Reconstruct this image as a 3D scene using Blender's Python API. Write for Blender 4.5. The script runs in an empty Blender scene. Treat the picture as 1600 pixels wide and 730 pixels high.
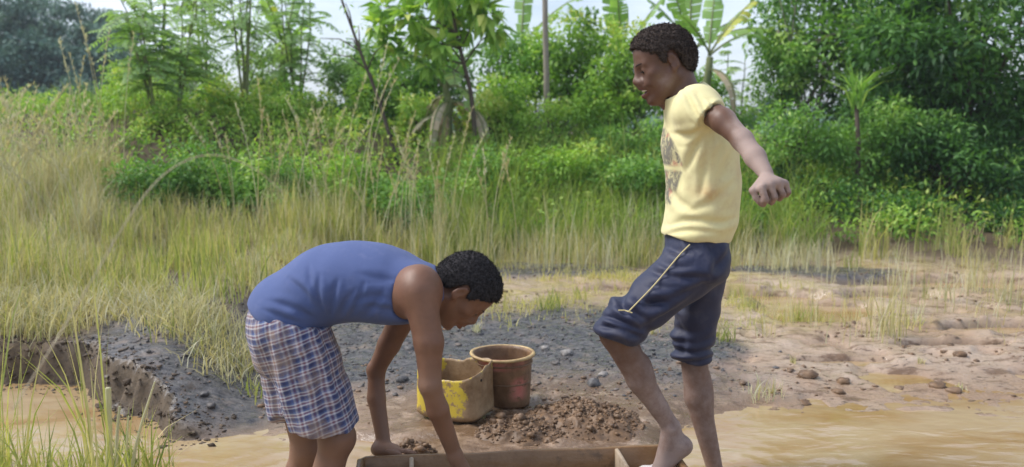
import bpy, math, random
import numpy as np
from mathutils import Vector, Matrix

random.seed(7)
RNG = np.random.default_rng(11)
SC = bpy.context.scene
COL = SC.collection
rad = math.radians

# ---------------------------------------------------------------- camera
CAM_Z = 1.30
PITCH = rad(7.15)
FPX = 1400.0                       # focal length in pixels of the 1600 px photograph
cam_d = bpy.data.cameras.new("camera")
cam_d.lens = 36.0 * FPX / 1600.0
cam_d.sensor_width = 36.0
cam_d.clip_start = 0.05
cam_d.clip_end = 3000.0
cam_d.dof.use_dof = True
cam_d.dof.focus_distance = 3.0
cam_d.dof.aperture_fstop = 2.8
cam = bpy.data.objects.new("camera", cam_d)
COL.objects.link(cam)
cam.location = (0, 0, CAM_Z)
cam.rotation_euler = (math.pi / 2 - PITCH, 0, 0)
SC.camera = cam

# ---------------------------------------------------------------- sky, sun, exposure
SUN_EL, SUN_AZ = 50.0, -84.0      # azimuth clockwise from the view direction (+Y)
world = bpy.data.worlds.new("World")
SC.world = world
world.use_nodes = True
wn, wl = world.node_tree.nodes, world.node_tree.links
wn.clear()
w_out = wn.new("ShaderNodeOutputWorld")
w_bg = wn.new("ShaderNodeBackground")
w_bg.inputs["Strength"].default_value = 0.116
w_sky = wn.new("ShaderNodeTexSky")
w_sky.sky_type = 'NISHITA'
w_sky.sun_disc = False
w_sky.sun_elevation = rad(SUN_EL)
w_sky.sun_rotation = rad(SUN_AZ)
w_sky.dust_density = 1.5
w_sky.ozone_density = 1.6
w_tc = wn.new("ShaderNodeTexCoord")
w_map = wn.new("ShaderNodeMapping")
w_map.inputs["Scale"].default_value = (1.0, 1.0, 2.6)
w_map.inputs["Location"].default_value = (0.35, 0.1, 0.2)
w_noise = wn.new("ShaderNodeTexNoise")
w_noise.inputs["Scale"].default_value = 3.2
w_noise.inputs["Detail"].default_value = 7.0
w_noise.inputs["Roughness"].default_value = 0.55
w_ramp = wn.new("ShaderNodeValToRGB")
w_ramp.color_ramp.elements[0].position = 0.40
w_ramp.color_ramp.elements[0].color = (0.12, 0.12, 0.12, 1)
w_ramp.color_ramp.elements[1].position = 0.66
w_ramp.color_ramp.elements[1].color = (0.80, 0.80, 0.80, 1)
w_mix = wn.new("ShaderNodeMix")
w_mix.data_type = 'RGBA'
w_mix.inputs[7].default_value = (7.3, 7.9, 9.2, 1)
wl.new(w_tc.outputs["Generated"], w_map.inputs["Vector"])
wl.new(w_map.outputs["Vector"], w_noise.inputs["Vector"])
wl.new(w_noise.outputs["Fac"], w_ramp.inputs["Fac"])
wl.new(w_ramp.outputs["Color"], w_mix.inputs[0])
wl.new(w_sky.outputs["Color"], w_mix.inputs[6])
wl.new(w_mix.outputs[2], w_bg.inputs["Color"])
wl.new(w_bg.outputs["Background"], w_out.inputs["Surface"])

sun_d = bpy.data.lights.new("sun", 'SUN')
sun_d.energy = 2.8
sun_d.angle = rad(24)
sun_d.color = (1.0, 0.965, 0.92)
sun = bpy.data.objects.new("sun", sun_d)
COL.objects.link(sun)
az = rad(SUN_AZ)
sdir = Vector((math.sin(az) * math.cos(rad(SUN_EL)), math.cos(az) * math.cos(rad(SUN_EL)), math.sin(rad(SUN_EL))))
sun.rotation_euler = sdir.to_track_quat('Z', 'Y').to_euler()

SC.view_settings.view_transform = 'Standard'
SC.view_settings.look = 'None'
SC.view_settings.exposure = 0.52
SC.view_settings.gamma = 1.0
SC.cycles.use_denoising = True
SC.cycles.max_bounces = 6
SC.cycles.transparent_max_bounces = 6

# ---------------------------------------------------------------- geometry helpers
CP, SP = math.cos(PITCH), math.sin(PITCH)
def ray(px, py):
    a, b = (px - 800) / FPX, (365 - py) / FPX
    return np.array([a, CP + b * SP, -SP + b * CP])
def P(px, py, Y):                    # the point at world distance Y seen at a place of the photograph
    d = ray(px, py)
    return np.array([0, 0, CAM_Z]) + d * (Y / d[1])
def G(px, py, z=0.0):                # the ground point seen there
    d = ray(px, py)
    return np.array([0, 0, CAM_Z]) + d * ((z - CAM_Z) / d[2])
def R(rpx, Y):
    return rpx * Y / FPX

def tag(o, label=None, cat=None, group=None, kind=None):
    if label: o["label"] = label
    if cat: o["category"] = cat
    if group: o["group"] = group
    if kind: o["kind"] = kind
    return o
def empty(name, loc=(0, 0, 0), rz=0.0):
    o = bpy.data.objects.new(name, None)
    o.location = loc
    o.rotation_euler = (0, 0, rz)
    o.empty_display_size = 0.1
    COL.objects.link(o)
    return o
def mesh_np(name, V, F, mat=None, parent=None, smooth=True, attrs=None, uv=None, origin=None):
    """V (n,3); F (m,k) int array, or a list of such arrays; attrs {name: (n,)}"""
    V = np.asarray(V, dtype=np.float64)
    if origin is not None:
        V = V - np.asarray(origin)
    Fs = F if isinstance(F, list) else [F]
    Fs = [np.asarray(f, dtype=np.int32) for f in Fs if len(f)]
    me = bpy.data.meshes.new(name)
    me.vertices.add(len(V))
    me.vertices.foreach_set("co", V.astype(np.float32).ravel())
    nl = sum(f.size for f in Fs)
    npoly = sum(len(f) for f in Fs)
    me.loops.add(nl)
    me.loops.foreach_set("vertex_index", np.concatenate([f.ravel() for f in Fs]))
    starts, s = [], 0
    for f in Fs:
        starts.append(s + np.arange(len(f)) * f.shape[1])
        s += f.size
    me.polygons.add(npoly)
    me.polygons.foreach_set("loop_start", np.concatenate(starts).astype(np.int32))
    if smooth:
        me.polygons.foreach_set("use_smooth", np.ones(npoly, dtype=bool))
    for k, a in (attrs or {}).items():
        a = np.asarray(a, dtype=np.float32)
        if a.ndim == 1:
            at = me.attributes.new(k, 'FLOAT', 'POINT')
            at.data.foreach_set("value", a)
        else:
            at = me.attributes.new(k, 'FLOAT_VECTOR', 'POINT')
            at.data.foreach_set("vector", a.ravel())
    me.update(calc_edges=True)
    if mat: me.materials.append(mat)
    o = bpy.data.objects.new(name, me)
    if origin is not None: o.location = tuple(origin)
    COL.objects.link(o)
    if parent:
        o.parent = parent
        if origin is not None:
            o.location = tuple(np.asarray(origin) - np.array(parent.location))
        else:
            o.location = tuple(-np.array(parent.location)) if parent.type == 'EMPTY' else (0, 0, 0)
    return o

# value noise (vectorised)
_PERM = np.random.default_rng(5).random(4096).astype(np.float32)
def _h(i, j, k):
    return _PERM[(i * 73856093 ^ j * 19349663 ^ k * 83492791) & 4095]
def vnoise(p, freq=1.0, seed=0):
    q = np.asarray(p, dtype=np.float64) * freq + seed * 17.31
    i = np.floor(q).astype(np.int64)
    f = q - i
    f = f * f * (3 - 2 * f)
    r = 0
    for dx in (0, 1):
        wx = f[..., 0] if dx else 1 - f[..., 0]
        for dy in (0, 1):
            wy = f[..., 1] if dy else 1 - f[..., 1]
            for dz in (0, 1):
                wz = f[..., 2] if dz else 1 - f[..., 2]
                r = r + wx * wy * wz * _h(i[..., 0] + dx, i[..., 1] + dy, i[..., 2] + dz)
    return r * 2 - 1
def fbm(p, freq, octs=4, seed=0, gain=0.5):
    a, s, r = 1.0, 0.0, 0
    for o in range(octs):
        r = r + a * vnoise(p, freq * 2 ** o, seed + o)
        s += a
        a *= gain
    return r / s
def sstep(a, b, x):
    t = np.clip((x - a) / (b - a), 0, 1)
    return t * t * (3 - 2 * t)
def unit(v):
    v = np.asarray(v, dtype=float)
    return v / (np.linalg.norm(v, axis=-1, keepdims=True) + 1e-12)

# ---------------------------------------------------------------- material helpers
class NT:
    def __init__(self, name):
        self.m = bpy.data.materials.new(name)
        self.m.use_nodes = True
        self.n, self.l = self.m.node_tree.nodes, self.m.node_tree.links
        self.n.clear()
        self.out = self.n.new("ShaderNodeOutputMaterial")
        self.b = self.n.new("ShaderNodeBsdfPrincipled")
        self.l.new(self.b.outputs[0], self.out.inputs[0])
    def put(self, sock, v):
        if hasattr(v, "links"): self.l.new(v, sock)
        elif isinstance(v, (tuple, list)) and len(v) == 3 and sock.type == 'RGBA': sock.default_value = (*v, 1)
        else: sock.default_value = v
    def set(self, **kw):
        for k, v in kw.items():
            self.put(self.b.inputs[k.replace("_", " ")], v)
        return self
    def coord(self, which="Object"):
        return self.n.new("ShaderNodeTexCoord").outputs[which]
    def pos(self):
        return self.n.new("ShaderNodeNewGeometry").outputs["Position"]
    def attr(self, name, out="Fac"):
        a = self.n.new("ShaderNodeAttribute"); a.attribute_name = name
        return a.outputs[out]
    def mapping(self, v, scale=(1, 1, 1), rot=(0, 0, 0), loc=(0, 0, 0)):
        m = self.n.new("ShaderNodeMapping")
        m.inputs["Scale"].default_value = scale; m.inputs["Rotation"].default_value = rot; m.inputs["Location"].default_value = loc
        self.l.new(v, m.inputs[0]); return m.outputs[0]
    def noise(self, scale, detail=4, rough=0.55, vec=None, dist=0.0, out="Fac"):
        t = self.n.new("ShaderNodeTexNoise")
        t.inputs["Scale"].default_value = scale; t.inputs["Detail"].default_value = detail
        t.inputs["Roughness"].default_value = rough; t.inputs["Distortion"].default_value = dist
        if vec is not None: self.l.new(vec, t.inputs["Vector"])
        return t.outputs[out]
    def voro(self, scale, vec=None, out="Distance", feature='F1'):
        t = self.n.new("ShaderNodeTexVoronoi"); t.feature = feature
        t.inputs["Scale"].default_value = scale
        if vec is not None: self.l.new(vec, t.inputs["Vector"])
        return t.outputs[out]
    def ramp(self, fac, stops):
        r = self.n.new("ShaderNodeValToRGB"); cr = r.color_ramp
        while len(cr.elements) < len(stops): cr.elements.new(0.5)
        for e, (p, c) in zip(cr.elements, stops):
            e.position = p
            e.color = (*c, 1) if isinstance(c, (tuple, list)) else (c, c, c, 1)
        self.l.new(fac, r.inputs[0]); return r.outputs[0]
    def mix(self, fac, a, b, mode='MIX'):
        m = self.n.new("ShaderNodeMix"); m.data_type = 'RGBA'; m.blend_type = mode
        self.put(m.inputs[0], fac); self.put(m.inputs[6], a); self.put(m.inputs[7], b)
        return m.outputs[2]
    def math(self, op, a, b=0.0, c=0.0):
        m = self.n.new("ShaderNodeMath"); m.operation = op
        self.put(m.inputs[0], a); self.put(m.inputs[1], b); self.put(m.inputs[2], c)
        return m.outputs[0]
    def sep(self, v):
        s = self.n.new("ShaderNodeSeparateXYZ"); self.l.new(v, s.inputs[0]); return s.outputs
    def bump(self, height, strength=0.3, dist=0.01):
        b = self.n.new("ShaderNodeBump")
        b.inputs["Strength"].default_value = strength; b.inputs["Distance"].default_value = dist
        self.put(b.inputs["Height"], height)
        self.l.new(b.outputs[0], self.b.inputs["Normal"]); return self

# ---------------------------------------------------------------- signed-distance modelling
def frame(x, zhint=(0, 0, 1)):
    x = unit(x); y = unit(np.cross(zhint, x)); z = np.cross(x, y)
    return np.array([x, y, z])       # rows are the local axes
class SDF:
    def __init__(s): s.p = []
    def _add(s, f, k, op, lo, hi):
        s.p.append((f, k, op, np.minimum(lo, hi), np.maximum(lo, hi))); return s
    def cap(s, a, b, ra, rb, k=0.02, op='u', flat=None, ff=1.0):
        a, b = np.asarray(a, float), np.asarray(b, float)
        ax = None if flat is None else unit(flat)
        def T(p): return p if ax is None else p + ((p - a) @ ax)[:, None] * ax * (1 / ff - 1)
        b2 = T(b[None])[0]
        ab = b2 - a; L = max(ab @ ab, 1e-12)
        ms = min(1.0, ff) if ax is not None else 1.0
        def f(p):
            q = T(p)
            t = np.clip(((q - a) @ ab) / L, 0, 1)
            return (np.linalg.norm(q - a - t[:, None] * ab, axis=1) - (ra + (rb - ra) * t)) * ms
        m = max(ra, rb) * max(1, ff) + k
        return s._add(f, k, op, np.minimum(a, b) - m, np.maximum(a, b) + m)
    def chain(s, pts, rs, k=0.02, op='u', flat=None, ff=1.0):
        for i in range(len(pts) - 1): s.cap(pts[i], pts[i + 1], rs[i], rs[i + 1], k, op, flat, ff)
        return s
    def ell(s, c, r, M=None, k=0.02, op='u'):
        c, r = np.asarray(c, float), np.asarray(r, float)
        M = np.eye(3) if M is None else np.asarray(M)
        def f(p):
            q = (p - c) @ M.T
            k0 = np.linalg.norm(q / r, axis=1); k1 = np.linalg.norm(q / (r * r), axis=1) + 1e-9
            return np.where(k0 < 1e-4, -r.min(), k0 * (k0 - 1) / k1)
        m = r.max() + k
        return s._add(f, k, op, c - m, c + m)
    def box(s, c, h, M=None, rr=0.005, k=0.01, op='u'):
        c, h = np.asarray(c, float), np.asarray(h, float) - rr
        M = np.eye(3) if M is None else np.asarray(M)
        def f(p):
            q = np.abs((p - c) @ M.T) - h
            return np.linalg.norm(np.maximum(q, 0), axis=1) + np.minimum(q.max(1), 0) - rr
        m = np.linalg.norm(h) + rr + k
        return s._add(f, k, op, c - m, c + m)
    def poly(s, o, u, v, pts, k=0.004, op='i'):   # prism of a polygon in the plane (u, v) through o
        o, u, v = np.asarray(o, float), unit(u), unit(v)
        pts = np.asarray(pts, float)
        def f(p):
            x, y = (p - o) @ u, (p - o) @ v
            d = np.full(len(p), 1e9); sg = np.ones(len(p))
            n = len(pts); j = n - 1
            for i in range(n):
                ex, ey = pts[j] - pts[i]
                wx, wy = x - pts[i, 0], y - pts[i, 1]
                t = np.clip((wx * ex + wy * ey) / (ex * ex + ey * ey), 0, 1)
                d = np.minimum(d, (wx - ex * t) ** 2 + (wy - ey * t) ** 2)
                c1, c2, c3 = y >= pts[i, 1], y < pts[j, 1], ex * wy > ey * wx
                sg = np.where((c1 & c2 & c3) | (~c1 & ~c2 & ~c3), -sg, sg)
                j = i
            return sg * np.sqrt(d)
        return s._add(f, k, op, np.full(3, -1e3), np.full(3, 1e3))
    def fn(s, f, k=0.004, op='i'):
        return s._add(f, k, op, np.full(3, -1e3), np.full(3, 1e3))
    def ev(s, p, lst=None):
        d = np.full(len(p), 10.0)
        for i in (lst if lst is not None else range(len(s.p))):
            f, k, op = s.p[i][:3]
            e = f(p)
            if op == 'u':
                h = np.maximum(k - np.abs(d - e), 0) / k
                d = np.minimum(d, e) - h * h * k * 0.25
            elif op == 's':
                h = np.maximum(k - np.abs(-e - d), 0) / k
                d = np.maximum(d, -e) + h * h * k * 0.25
            else:
                h = np.maximum(k - np.abs(e - d), 0) / k
                d = np.maximum(d, e) + h * h * k * 0.25
        return d
    def mesh(s, h=0.004, B=10, relax=1):
        us = [q for q in s.p if q[2] == 'u']
        lo = np.min([q[3] for q in us], 0) - 2 * h; hi = np.max([q[4] for q in us], 0) + 2 * h
        nb = np.ceil((hi - lo) / (h * B)).astype(int)
        I = np.stack(np.meshgrid(*[np.arange(n) for n in nb], indexing='ij'), -1).reshape(-1, 3)
        C = lo + (I + 0.5) * h * B
        rb = h * B * math.sqrt(3) / 2
        D = s.ev(C)
        act = np.where(np.abs(D) < rb * 1.5 + 0.012)[0]
        g = np.stack(np.meshgrid(*[np.arange(B + 1)] * 3, indexing='ij'), -1).reshape(-1, 3) * h
        vals = np.empty((len(act), B + 1, B + 1, B + 1), np.float32)
        for n, a in enumerate(act):
            blo = lo + I[a] * h * B; bhi = blo + h * B
            lst = [i for i, q in enumerate(s.p) if np.all(q[3] < bhi + 0.06) and np.all(q[4] > blo - 0.06)]
            vals[n] = s.ev(blo + g, lst).reshape(B + 1, B + 1, B + 1)
        sg = vals < 0
        N = nb * B + 3
        def gid(c): return (c[:, 0] * N[1] + c[:, 1]) * N[2] + c[:, 2]
        cnt = sum(sg[:, a:B + a, b:B + b, c:B + c].astype(np.int8) for a in (0, 1) for b in (0, 1) for c in (0, 1))
        bi, ci, cj, ck = np.where((cnt > 0) & (cnt < 8))
        cell = I[act[bi]] * B + np.stack([ci, cj, ck], 1)
        acc = np.zeros((len(bi), 3)); w = np.zeros(len(bi))
        for ax in range(3):
            for a in (0, 1):
                for b in (0, 1):
                    o0 = [0, 0, 0]; oth = [x for x in range(3) if x != ax]
                    o0[oth[0]], o0[oth[1]] = a, b
                    o1 = list(o0); o1[ax] = 1
                    v0 = vals[bi, ci + o0[0], cj + o0[1], ck + o0[2]]; v1 = vals[bi, ci + o1[0], cj + o1[1], ck + o1[2]]
                    m = (v0 < 0) != (v1 < 0)
                    t = np.where(m, v0 / np.where(m, v0 - v1, 1), 0)
                    pt = np.tile(np.array(o0, float), (len(bi), 1)); pt[:, ax] = t
                    acc += pt * m[:, None]; w += m
        V = lo + (cell + acc / w[:, None]) * h
        ids = gid(cell); order = np.argsort(ids); sids = ids[order]
        quads = []
        for ax in range(3):
            sl = [slice(0, B)] * 3; sl2 = list(sl); sl2[ax] = slice(1, B + 1)
            A, Bv = sg[(slice(None), *sl)], sg[(slice(None), *sl2)]
            e, i, j, k = np.where(A != Bv)
            base = I[act[e]] * B + np.stack([i, j, k], 1)
            fl = A[e, i, j, k]
            o1, o2 = (ax + 1) % 3, (ax + 2) % 3
            cs = []
            for (a, b) in ((0, 0), (1, 0), (1, 1), (0, 1)):
                c = base.copy(); c[:, o1] -= a; c[:, o2] -= b; cs.append(c)
            q, ok = [], np.ones(len(base), bool)
            for c in cs:
                gg = gid(c); p = np.clip(np.searchsorted(sids, gg), 0, len(sids) - 1)
                ok &= sids[p] == gg; q.append(order[p])
            q = np.stack(q, 1)
            q = np.where(fl[:, None], q, q[:, ::-1])
            quads.append(q[ok])
        F = np.concatenate(quads)
        for _ in range(relax): V = relax_mesh(V, F, 0.5)
        return V, F
def relax_mesh(V, F, lam=0.5):
    acc = np.zeros_like(V); w = np.zeros(len(V))
    for a in range(F.shape[1]):
        b = (a + 1) % F.shape[1]
        np.add.at(acc, F[:, a], V[F[:, b]]); np.add.at(acc, F[:, b], V[F[:, a]])
        np.add.at(w, F[:, a], 1); np.add.at(w, F[:, b], 1)
    return V * (1 - lam) + lam * acc / np.maximum(w, 1)[:, None]
def creases(V, freq, seed, stretch=(1, 1, 1), warp=0.0, p=2.0):
    """ridged folds, 0..1, sharp along the valleys"""
    q = np.asarray(V) * np.array(stretch)
    if warp: q = q + warp * np.stack([fbm(V, freq * .6, 2, seed + 50), fbm(V, freq * .6, 2, seed + 60), fbm(V, freq * .6, 2, seed + 70)], 1)
    return (1 - np.abs(fbm(q, freq, 2, seed))) ** p
def project(V):
    d = np.asarray(V) - [0, 0, CAM_Z]
    w = d[:, 1] * CP - d[:, 2] * SP
    return np.stack([800 + FPX * d[:, 0] / w, 365 - FPX * (d[:, 1] * SP + d[:, 2] * CP) / w], 1)
def fold_lines(V, lines):
    """cloth folds: a valley with a ridge beside it along each drawn line (points, width, depth)"""
    q = project(V); out = np.zeros(len(V))
    for pts, w, dep in lines:
        pts = np.array(pts, float)
        for _ in range(2): pts = np.concatenate([pts[:1], np.stack([.75 * pts[:-1] + .25 * pts[1:], .25 * pts[:-1] + .75 * pts[1:]], 1).reshape(-1, 2), pts[-1:]])
        seg = np.linalg.norm(np.diff(pts, axis=0), axis=1); cum = np.r_[0, np.cumsum(seg)]
        bd = np.full(len(V), 1e9); bs = np.zeros(len(V)); bt = np.zeros(len(V))
        lo, hi = pts.min(0) - 4 * w, pts.max(0) + 4 * w
        m = np.where(((q > lo) & (q < hi)).all(1))[0]
        for i in range(len(pts) - 1):
            e = pts[i + 1] - pts[i]; r_ = q[m] - pts[i]
            t = np.clip((r_ @ e) / (e @ e), 0, 1); dv = r_ - t[:, None] * e; d = np.hypot(dv[:, 0], dv[:, 1])
            sg = np.sign(e[0] * r_[:, 1] - e[1] * r_[:, 0]); u = d < bd[m]
            bd[m[u]] = d[u]; bs[m[u]] = sg[u]; bt[m[u]] = ((cum[i] + t * seg[i]) / cum[-1])[u]
        sd = bd[m] * bs[m]
        ww = w * (.75 + .5 * np.sin(bt[m] * 3.1))
        env = np.sin(np.clip(bt[m], .02, .98) * math.pi) ** .6
        out[m] += dep * env * (-np.exp(-(sd / ww) ** 2) + .75 * np.exp(-((sd - 1.9 * ww) / (1.4 * ww)) ** 2) + .35 * np.exp(-((sd + 2.1 * ww) / (1.5 * ww)) ** 2))
    return out
def vnormals(V, F):
    n = np.cross(V[F[:, 2]] - V[F[:, 0]], V[F[:, 3 if F.shape[1] > 3 else 1]] - V[F[:, 1 if F.shape[1] > 3 else 0]])
    out = np.zeros_like(V)
    for a in range(F.shape[1]): np.add.at(out, F[:, a], n)
    return unit(out)

def tube(pts, rs, n=7):
    """ring tube along a polyline: V, F (quads) with end caps as fans of quads"""
    pts = np.asarray(pts, float); rs = np.broadcast_to(rs, (len(pts),))
    t = unit(np.gradient(pts, axis=0))
    up = np.array([0, 0, 1.0]) if abs(t[0][2]) < 0.9 else np.array([1.0, 0, 0])
    V = []
    for p, r, d in zip(pts, rs, t):
        x = unit(np.cross(up, d)); y = np.cross(d, x); up = y if abs(y @ up) > .01 else up
        a = np.arange(n) * 2 * math.pi / n
        V.append(p + r * (np.cos(a)[:, None] * x + np.sin(a)[:, None] * y))
    V = np.concatenate(V + [pts[:1], pts[-1:]])
    F = []
    m = len(pts)
    for i in range(m - 1):
        for j in range(n):
            F.append((i * n + j, i * n + (j + 1) % n, (i + 1) * n + (j + 1) % n, (i + 1) * n + j))
    c0, c1 = m * n, m * n + 1
    for j in range(0, n - 1, 2):
        F.append((c0, (j + 2) % n, j + 1, j)); F.append((c1, (m - 1) * n + j, (m - 1) * n + j + 1, (m - 1) * n + (j + 2) % n))
    return V, np.array(F)
def join(parts):
    """parts: list of (V, F[, attr]) with the same face size"""
    Vs, Fs, o = [], [], 0
    for p in parts:
        Vs.append(p[0]); Fs.append(p[1] + o); o += len(p[0])
    return np.concatenate(Vs), np.concatenate(Fs)
# ================================================================ PEOPLE
def skin_mat(name, base, dark, dust_col, dust_amt=0.8, rough=0.5):
    t = NT(name)
    o = t.pos()
    n1 = t.noise(13, 7, 0.7, o); n2 = t.noise(60, 4, 0.6, o); n3 = t.noise(26, 6, 0.7, o)
    c = t.mix(t.ramp(n1, [(0.35, 0.0), (0.7, 0.8)]), base, dark)
    c = t.mix(t.math('MULTIPLY', t.attr("lip"), 0.75), c, (base[0] * 0.95, base[1] * 0.62, base[2] * 0.72))
    d = t.attr("dust")
    f = t.math('MULTIPLY', t.ramp(t.math('ADD', t.math('MULTIPLY', n3, 0.75), t.math('MULTIPLY', d, 0.65)), [(0.42, 0.0), (0.82, 1.0)]), t.math('MINIMUM', t.math('MULTIPLY', d, 1.6), dust_amt))
    c = t.mix(f, c, dust_col)
    t.set(Base_Color=c, Roughness=t.math('ADD', t.math('MULTIPLY', f, 0.3), rough), Subsurface_Weight=0.08, Subsurface_Radius=(0.02, 0.008, 0.004), Subsurface_Scale=0.4)
    t.b.inputs["Specular IOR Level"].default_value = 0.45
    t.bump(t.math('ADD', t.math('MULTIPLY', n2, 0.6), t.noise(240, 3, 0.6, o)), 0.13, 0.004)
    return t.m
SKIN_A = skin_mat("skin_bent_man", (0.200, 0.098, 0.058), (0.125, 0.056, 0.032), (0.30, 0.19, 0.13), 0.35)
SKIN_B = skin_mat("skin_standing_man", (0.140, 0.069, 0.042), (0.078, 0.036, 0.022), (0.39, 0.295, 0.255), 0.74)

def hair_mat(name, c1, c2):
    t = NT(name)
    t.set(Base_Color=t.ramp(t.noise(150, 3, 0.6, t.pos()), [(0.35, c1), (0.7, c2)]), Roughness=0.95)
    t.b.inputs['Specular IOR Level'].default_value = .15
    t.bump(t.noise(260, 4, 0.7, t.pos()), 0.6, 0.004)
    return t.m
HAIR_A = hair_mat("hair_black", (0.012, 0.011, 0.012), (0.050, 0.046, 0.048))
HAIR_B = hair_mat("hair_brown_black", (0.020, 0.015, 0.013), (0.085, 0.066, 0.056))
t = NT("eye_white"); t.set(Base_Color=(0.6, 0.56, 0.52), Roughness=0.15); EYE_W = t.m
t = NT("eye_iris"); t.set(Base_Color=(0.02, 0.012, 0.008), Roughness=0.1); EYE_I = t.m
t = NT("teeth"); t.set(Base_Color=(0.75, 0.7, 0.6), Roughness=0.3); TEETH = t.m
t = NT("fingernail"); t.set(Base_Color=(0.42, 0.27, 0.21), Roughness=0.35); NAIL = t.m

def cloth_mat(name, col, rough=0.85, weave=900, wr=0.25, **kw):
    t = NT(name)
    t.set(Base_Color=col(t) if callable(col) else col, Roughness=rough, Sheen_Weight=0.05)
    p = t.pos()
    t.bump(t.math('ADD', t.noise(weave, 2, 0.5, p), t.math('MULTIPLY', t.noise(70, 4, 0.6, p), 1.3)), wr, 0.003)
    return t.m
def tank_col(t):
    c = t.mix(t.noise(6, 5, 0.6, t.pos()), (0.058, 0.088, 0.215), (0.082, 0.115, 0.26))
    f = t.ramp(t.noise(22, 5, 0.65, t.pos()), [(0.55, 0.0), (0.75, 0.35)])
    return t.mix(f, c, (0.15, 0.17, 0.30))
TANK = cloth_mat("blue_ribbed_cotton", tank_col, 0.9)
t = NT("tank_trim"); t.set(Base_Color=(0.42, 0.42, 0.55), Roughness=0.9); TRIM = t.m
def plaid_col(t):
    s = t.sep(t.attr("cuv", "Vector"))
    n = t.noise(14, 3, 0.5, t.pos())
    n_ = t.math('MULTIPLY', t.math('SUBTRACT', n, 0.5), 0.012)
    u, v = t.math('ADD', s[0], n_), t.math('ADD', s[1], n_)
    def stripe(x, per, w, off=0.0):
        fr = t.math('FRACT', t.math('DIVIDE', t.math('ADD', x, off + 10), per))
        d = t.math('ABSOLUTE', t.math('SUBTRACT', fr, 0.5))
        return t.ramp(t.math('MULTIPLY', d, per), [(0.0, 1.0), (max(w / 2 - 0.0006, 0.0002), 1.0), (w / 2 + 0.0006, 0.0)])
    navy, blue, red, tan = (0.020, 0.028, 0.10), (0.07, 0.13, 0.30), (0.20, 0.055, 0.05), (0.34, 0.23, 0.13)
    white = (0.62, 0.60, 0.60)
    c = (0.105, 0.12, 0.25)
    PR = 0.031
    for x, a in ((u, 1.0), (v, .82)):
        c = t.mix(t.math('MULTIPLY', stripe(x, PR, 0.0085, 0.0), 0.72 * a), c, navy)
        c = t.mix(t.math('MULTIPLY', stripe(x, PR, 0.0042, 0.0078), 0.66 * a), c, white)
        c = t.mix(t.math('MULTIPLY', stripe(x, PR, 0.0034, 0.0130), 0.7 * a), c, red)
        c = t.mix(t.math('MULTIPLY', stripe(x, PR, 0.0044, 0.0180), 0.62 * a), c, white)
        c = t.mix(t.math('MULTIPLY', stripe(x, PR, 0.0026, 0.0226), 0.6 * a), c, blue)
    st = t.ramp(t.noise(9, 5, 0.7, t.pos()), [(0.46, 0.0), (0.70, 0.7)])
    return t.mix(st, c, tan)
PLAID = cloth_mat("plaid_cotton", plaid_col, 0.9, 700, 0.2)
def tee_col(t):
    p = t.pos()
    c = t.mix(t.noise(5, 5, 0.6, p), (0.68, 0.61, 0.29), (0.74, 0.69, 0.40))
    st = t.math('MULTIPLY', t.attr("stain"), t.ramp(t.noise(18, 5, 0.7, p), [(0.35, 0.2), (0.65, 1.0)]))
    c = t.mix(t.math('MULTIPLY', st, 0.75), c, (0.52, 0.30, 0.13))
    d = t.ramp(t.noise(13, 6, 0.75, p), [(0.50, 0.0), (0.74, 0.38)])
    c = t.mix(d, c, (0.46, 0.33, 0.19))
    g = t.attr("print")
    q = t.noise(26, 3, 0.7, p, 0.6)
    c = t.mix(t.math('MULTIPLY', g, t.ramp(q, [(0.42, 0.95), (0.50, 0.8), (0.60, 0.2)])), c, (0.13, 0.12, 0.10))
    c = t.mix(t.math('MULTIPLY', g, t.ramp(t.noise(21, 4, 0.6, p), [(0.56, 0.0), (0.66, 0.55)])), c, (0.55, 0.19, 0.13))
    return c
TEE = cloth_mat("yellow_cotton", tee_col, 0.85)
def pants_col(t):
    p = t.pos()
    c = t.mix(t.noise(8, 5, 0.6, p), (0.007, 0.010, 0.038), (0.015, 0.021, 0.060))
    d = t.ramp(t.noise(11, 6, 0.72, p), [(0.52, 0.0), (0.78, 0.5)])
    return t.mix(d, c, (0.10, 0.09, 0.10))
PANTS = cloth_mat("navy_twill", pants_col, 0.62, 600, 0.25)
t = NT("yellow_piping"); t.set(Base_Color=t.mix(t.noise(40, 3, .6, t.pos()), (0.72, 0.62, 0.28), (0.42, 0.34, 0.2)), Roughness=0.8); PIPING = t.m

# ---- head: local axes f (face), s (towards the camera side), u (crown)
BODY = {}
def body_later(key, S, attrf, mat, man):
    V, F = S.mesh(0.0058, relax=2)
    BODY[key] = [V, F, attrf(V), mat, man]
def inset(key, S, depth=0.014):
    """the skin gives way under a garment"""
    V, F = BODY[key][:2]
    d = S.ev(V)
    need = np.clip(depth + d, 0, depth) * sstep(.002, -.003, d)
    BODY[key][0] = V - vnormals(V, F) * need[:, None]
def body_done(key):
    V, F, at, mat, man = BODY[key]
    return mesh_np("body", V, F, mat, man, attrs=at)
class Head:
    def __init__(h, c, f, u, scale=1.0, yaw=0.0, side=1):
        # side: lateral axis sign such that +y_local points away from the camera
        f = unit(f); u = unit(np.asarray(u) - f * (np.asarray(u) @ f)); l = np.cross(u, f)
        if yaw:
            c_, s_ = math.cos(yaw), math.sin(yaw)
            f = f * c_ + l * s_
            l = np.cross(u, f)
        h.c, h.M, h.s = np.asarray(c, float), np.array([f, l, u]), scale
    def __call__(h, x, y, z): return h.c + (np.array([x, y, z]) * h.s) @ h.M
    def loc(h, p): return ((p - h.c) @ h.M.T) / h.s
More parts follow.
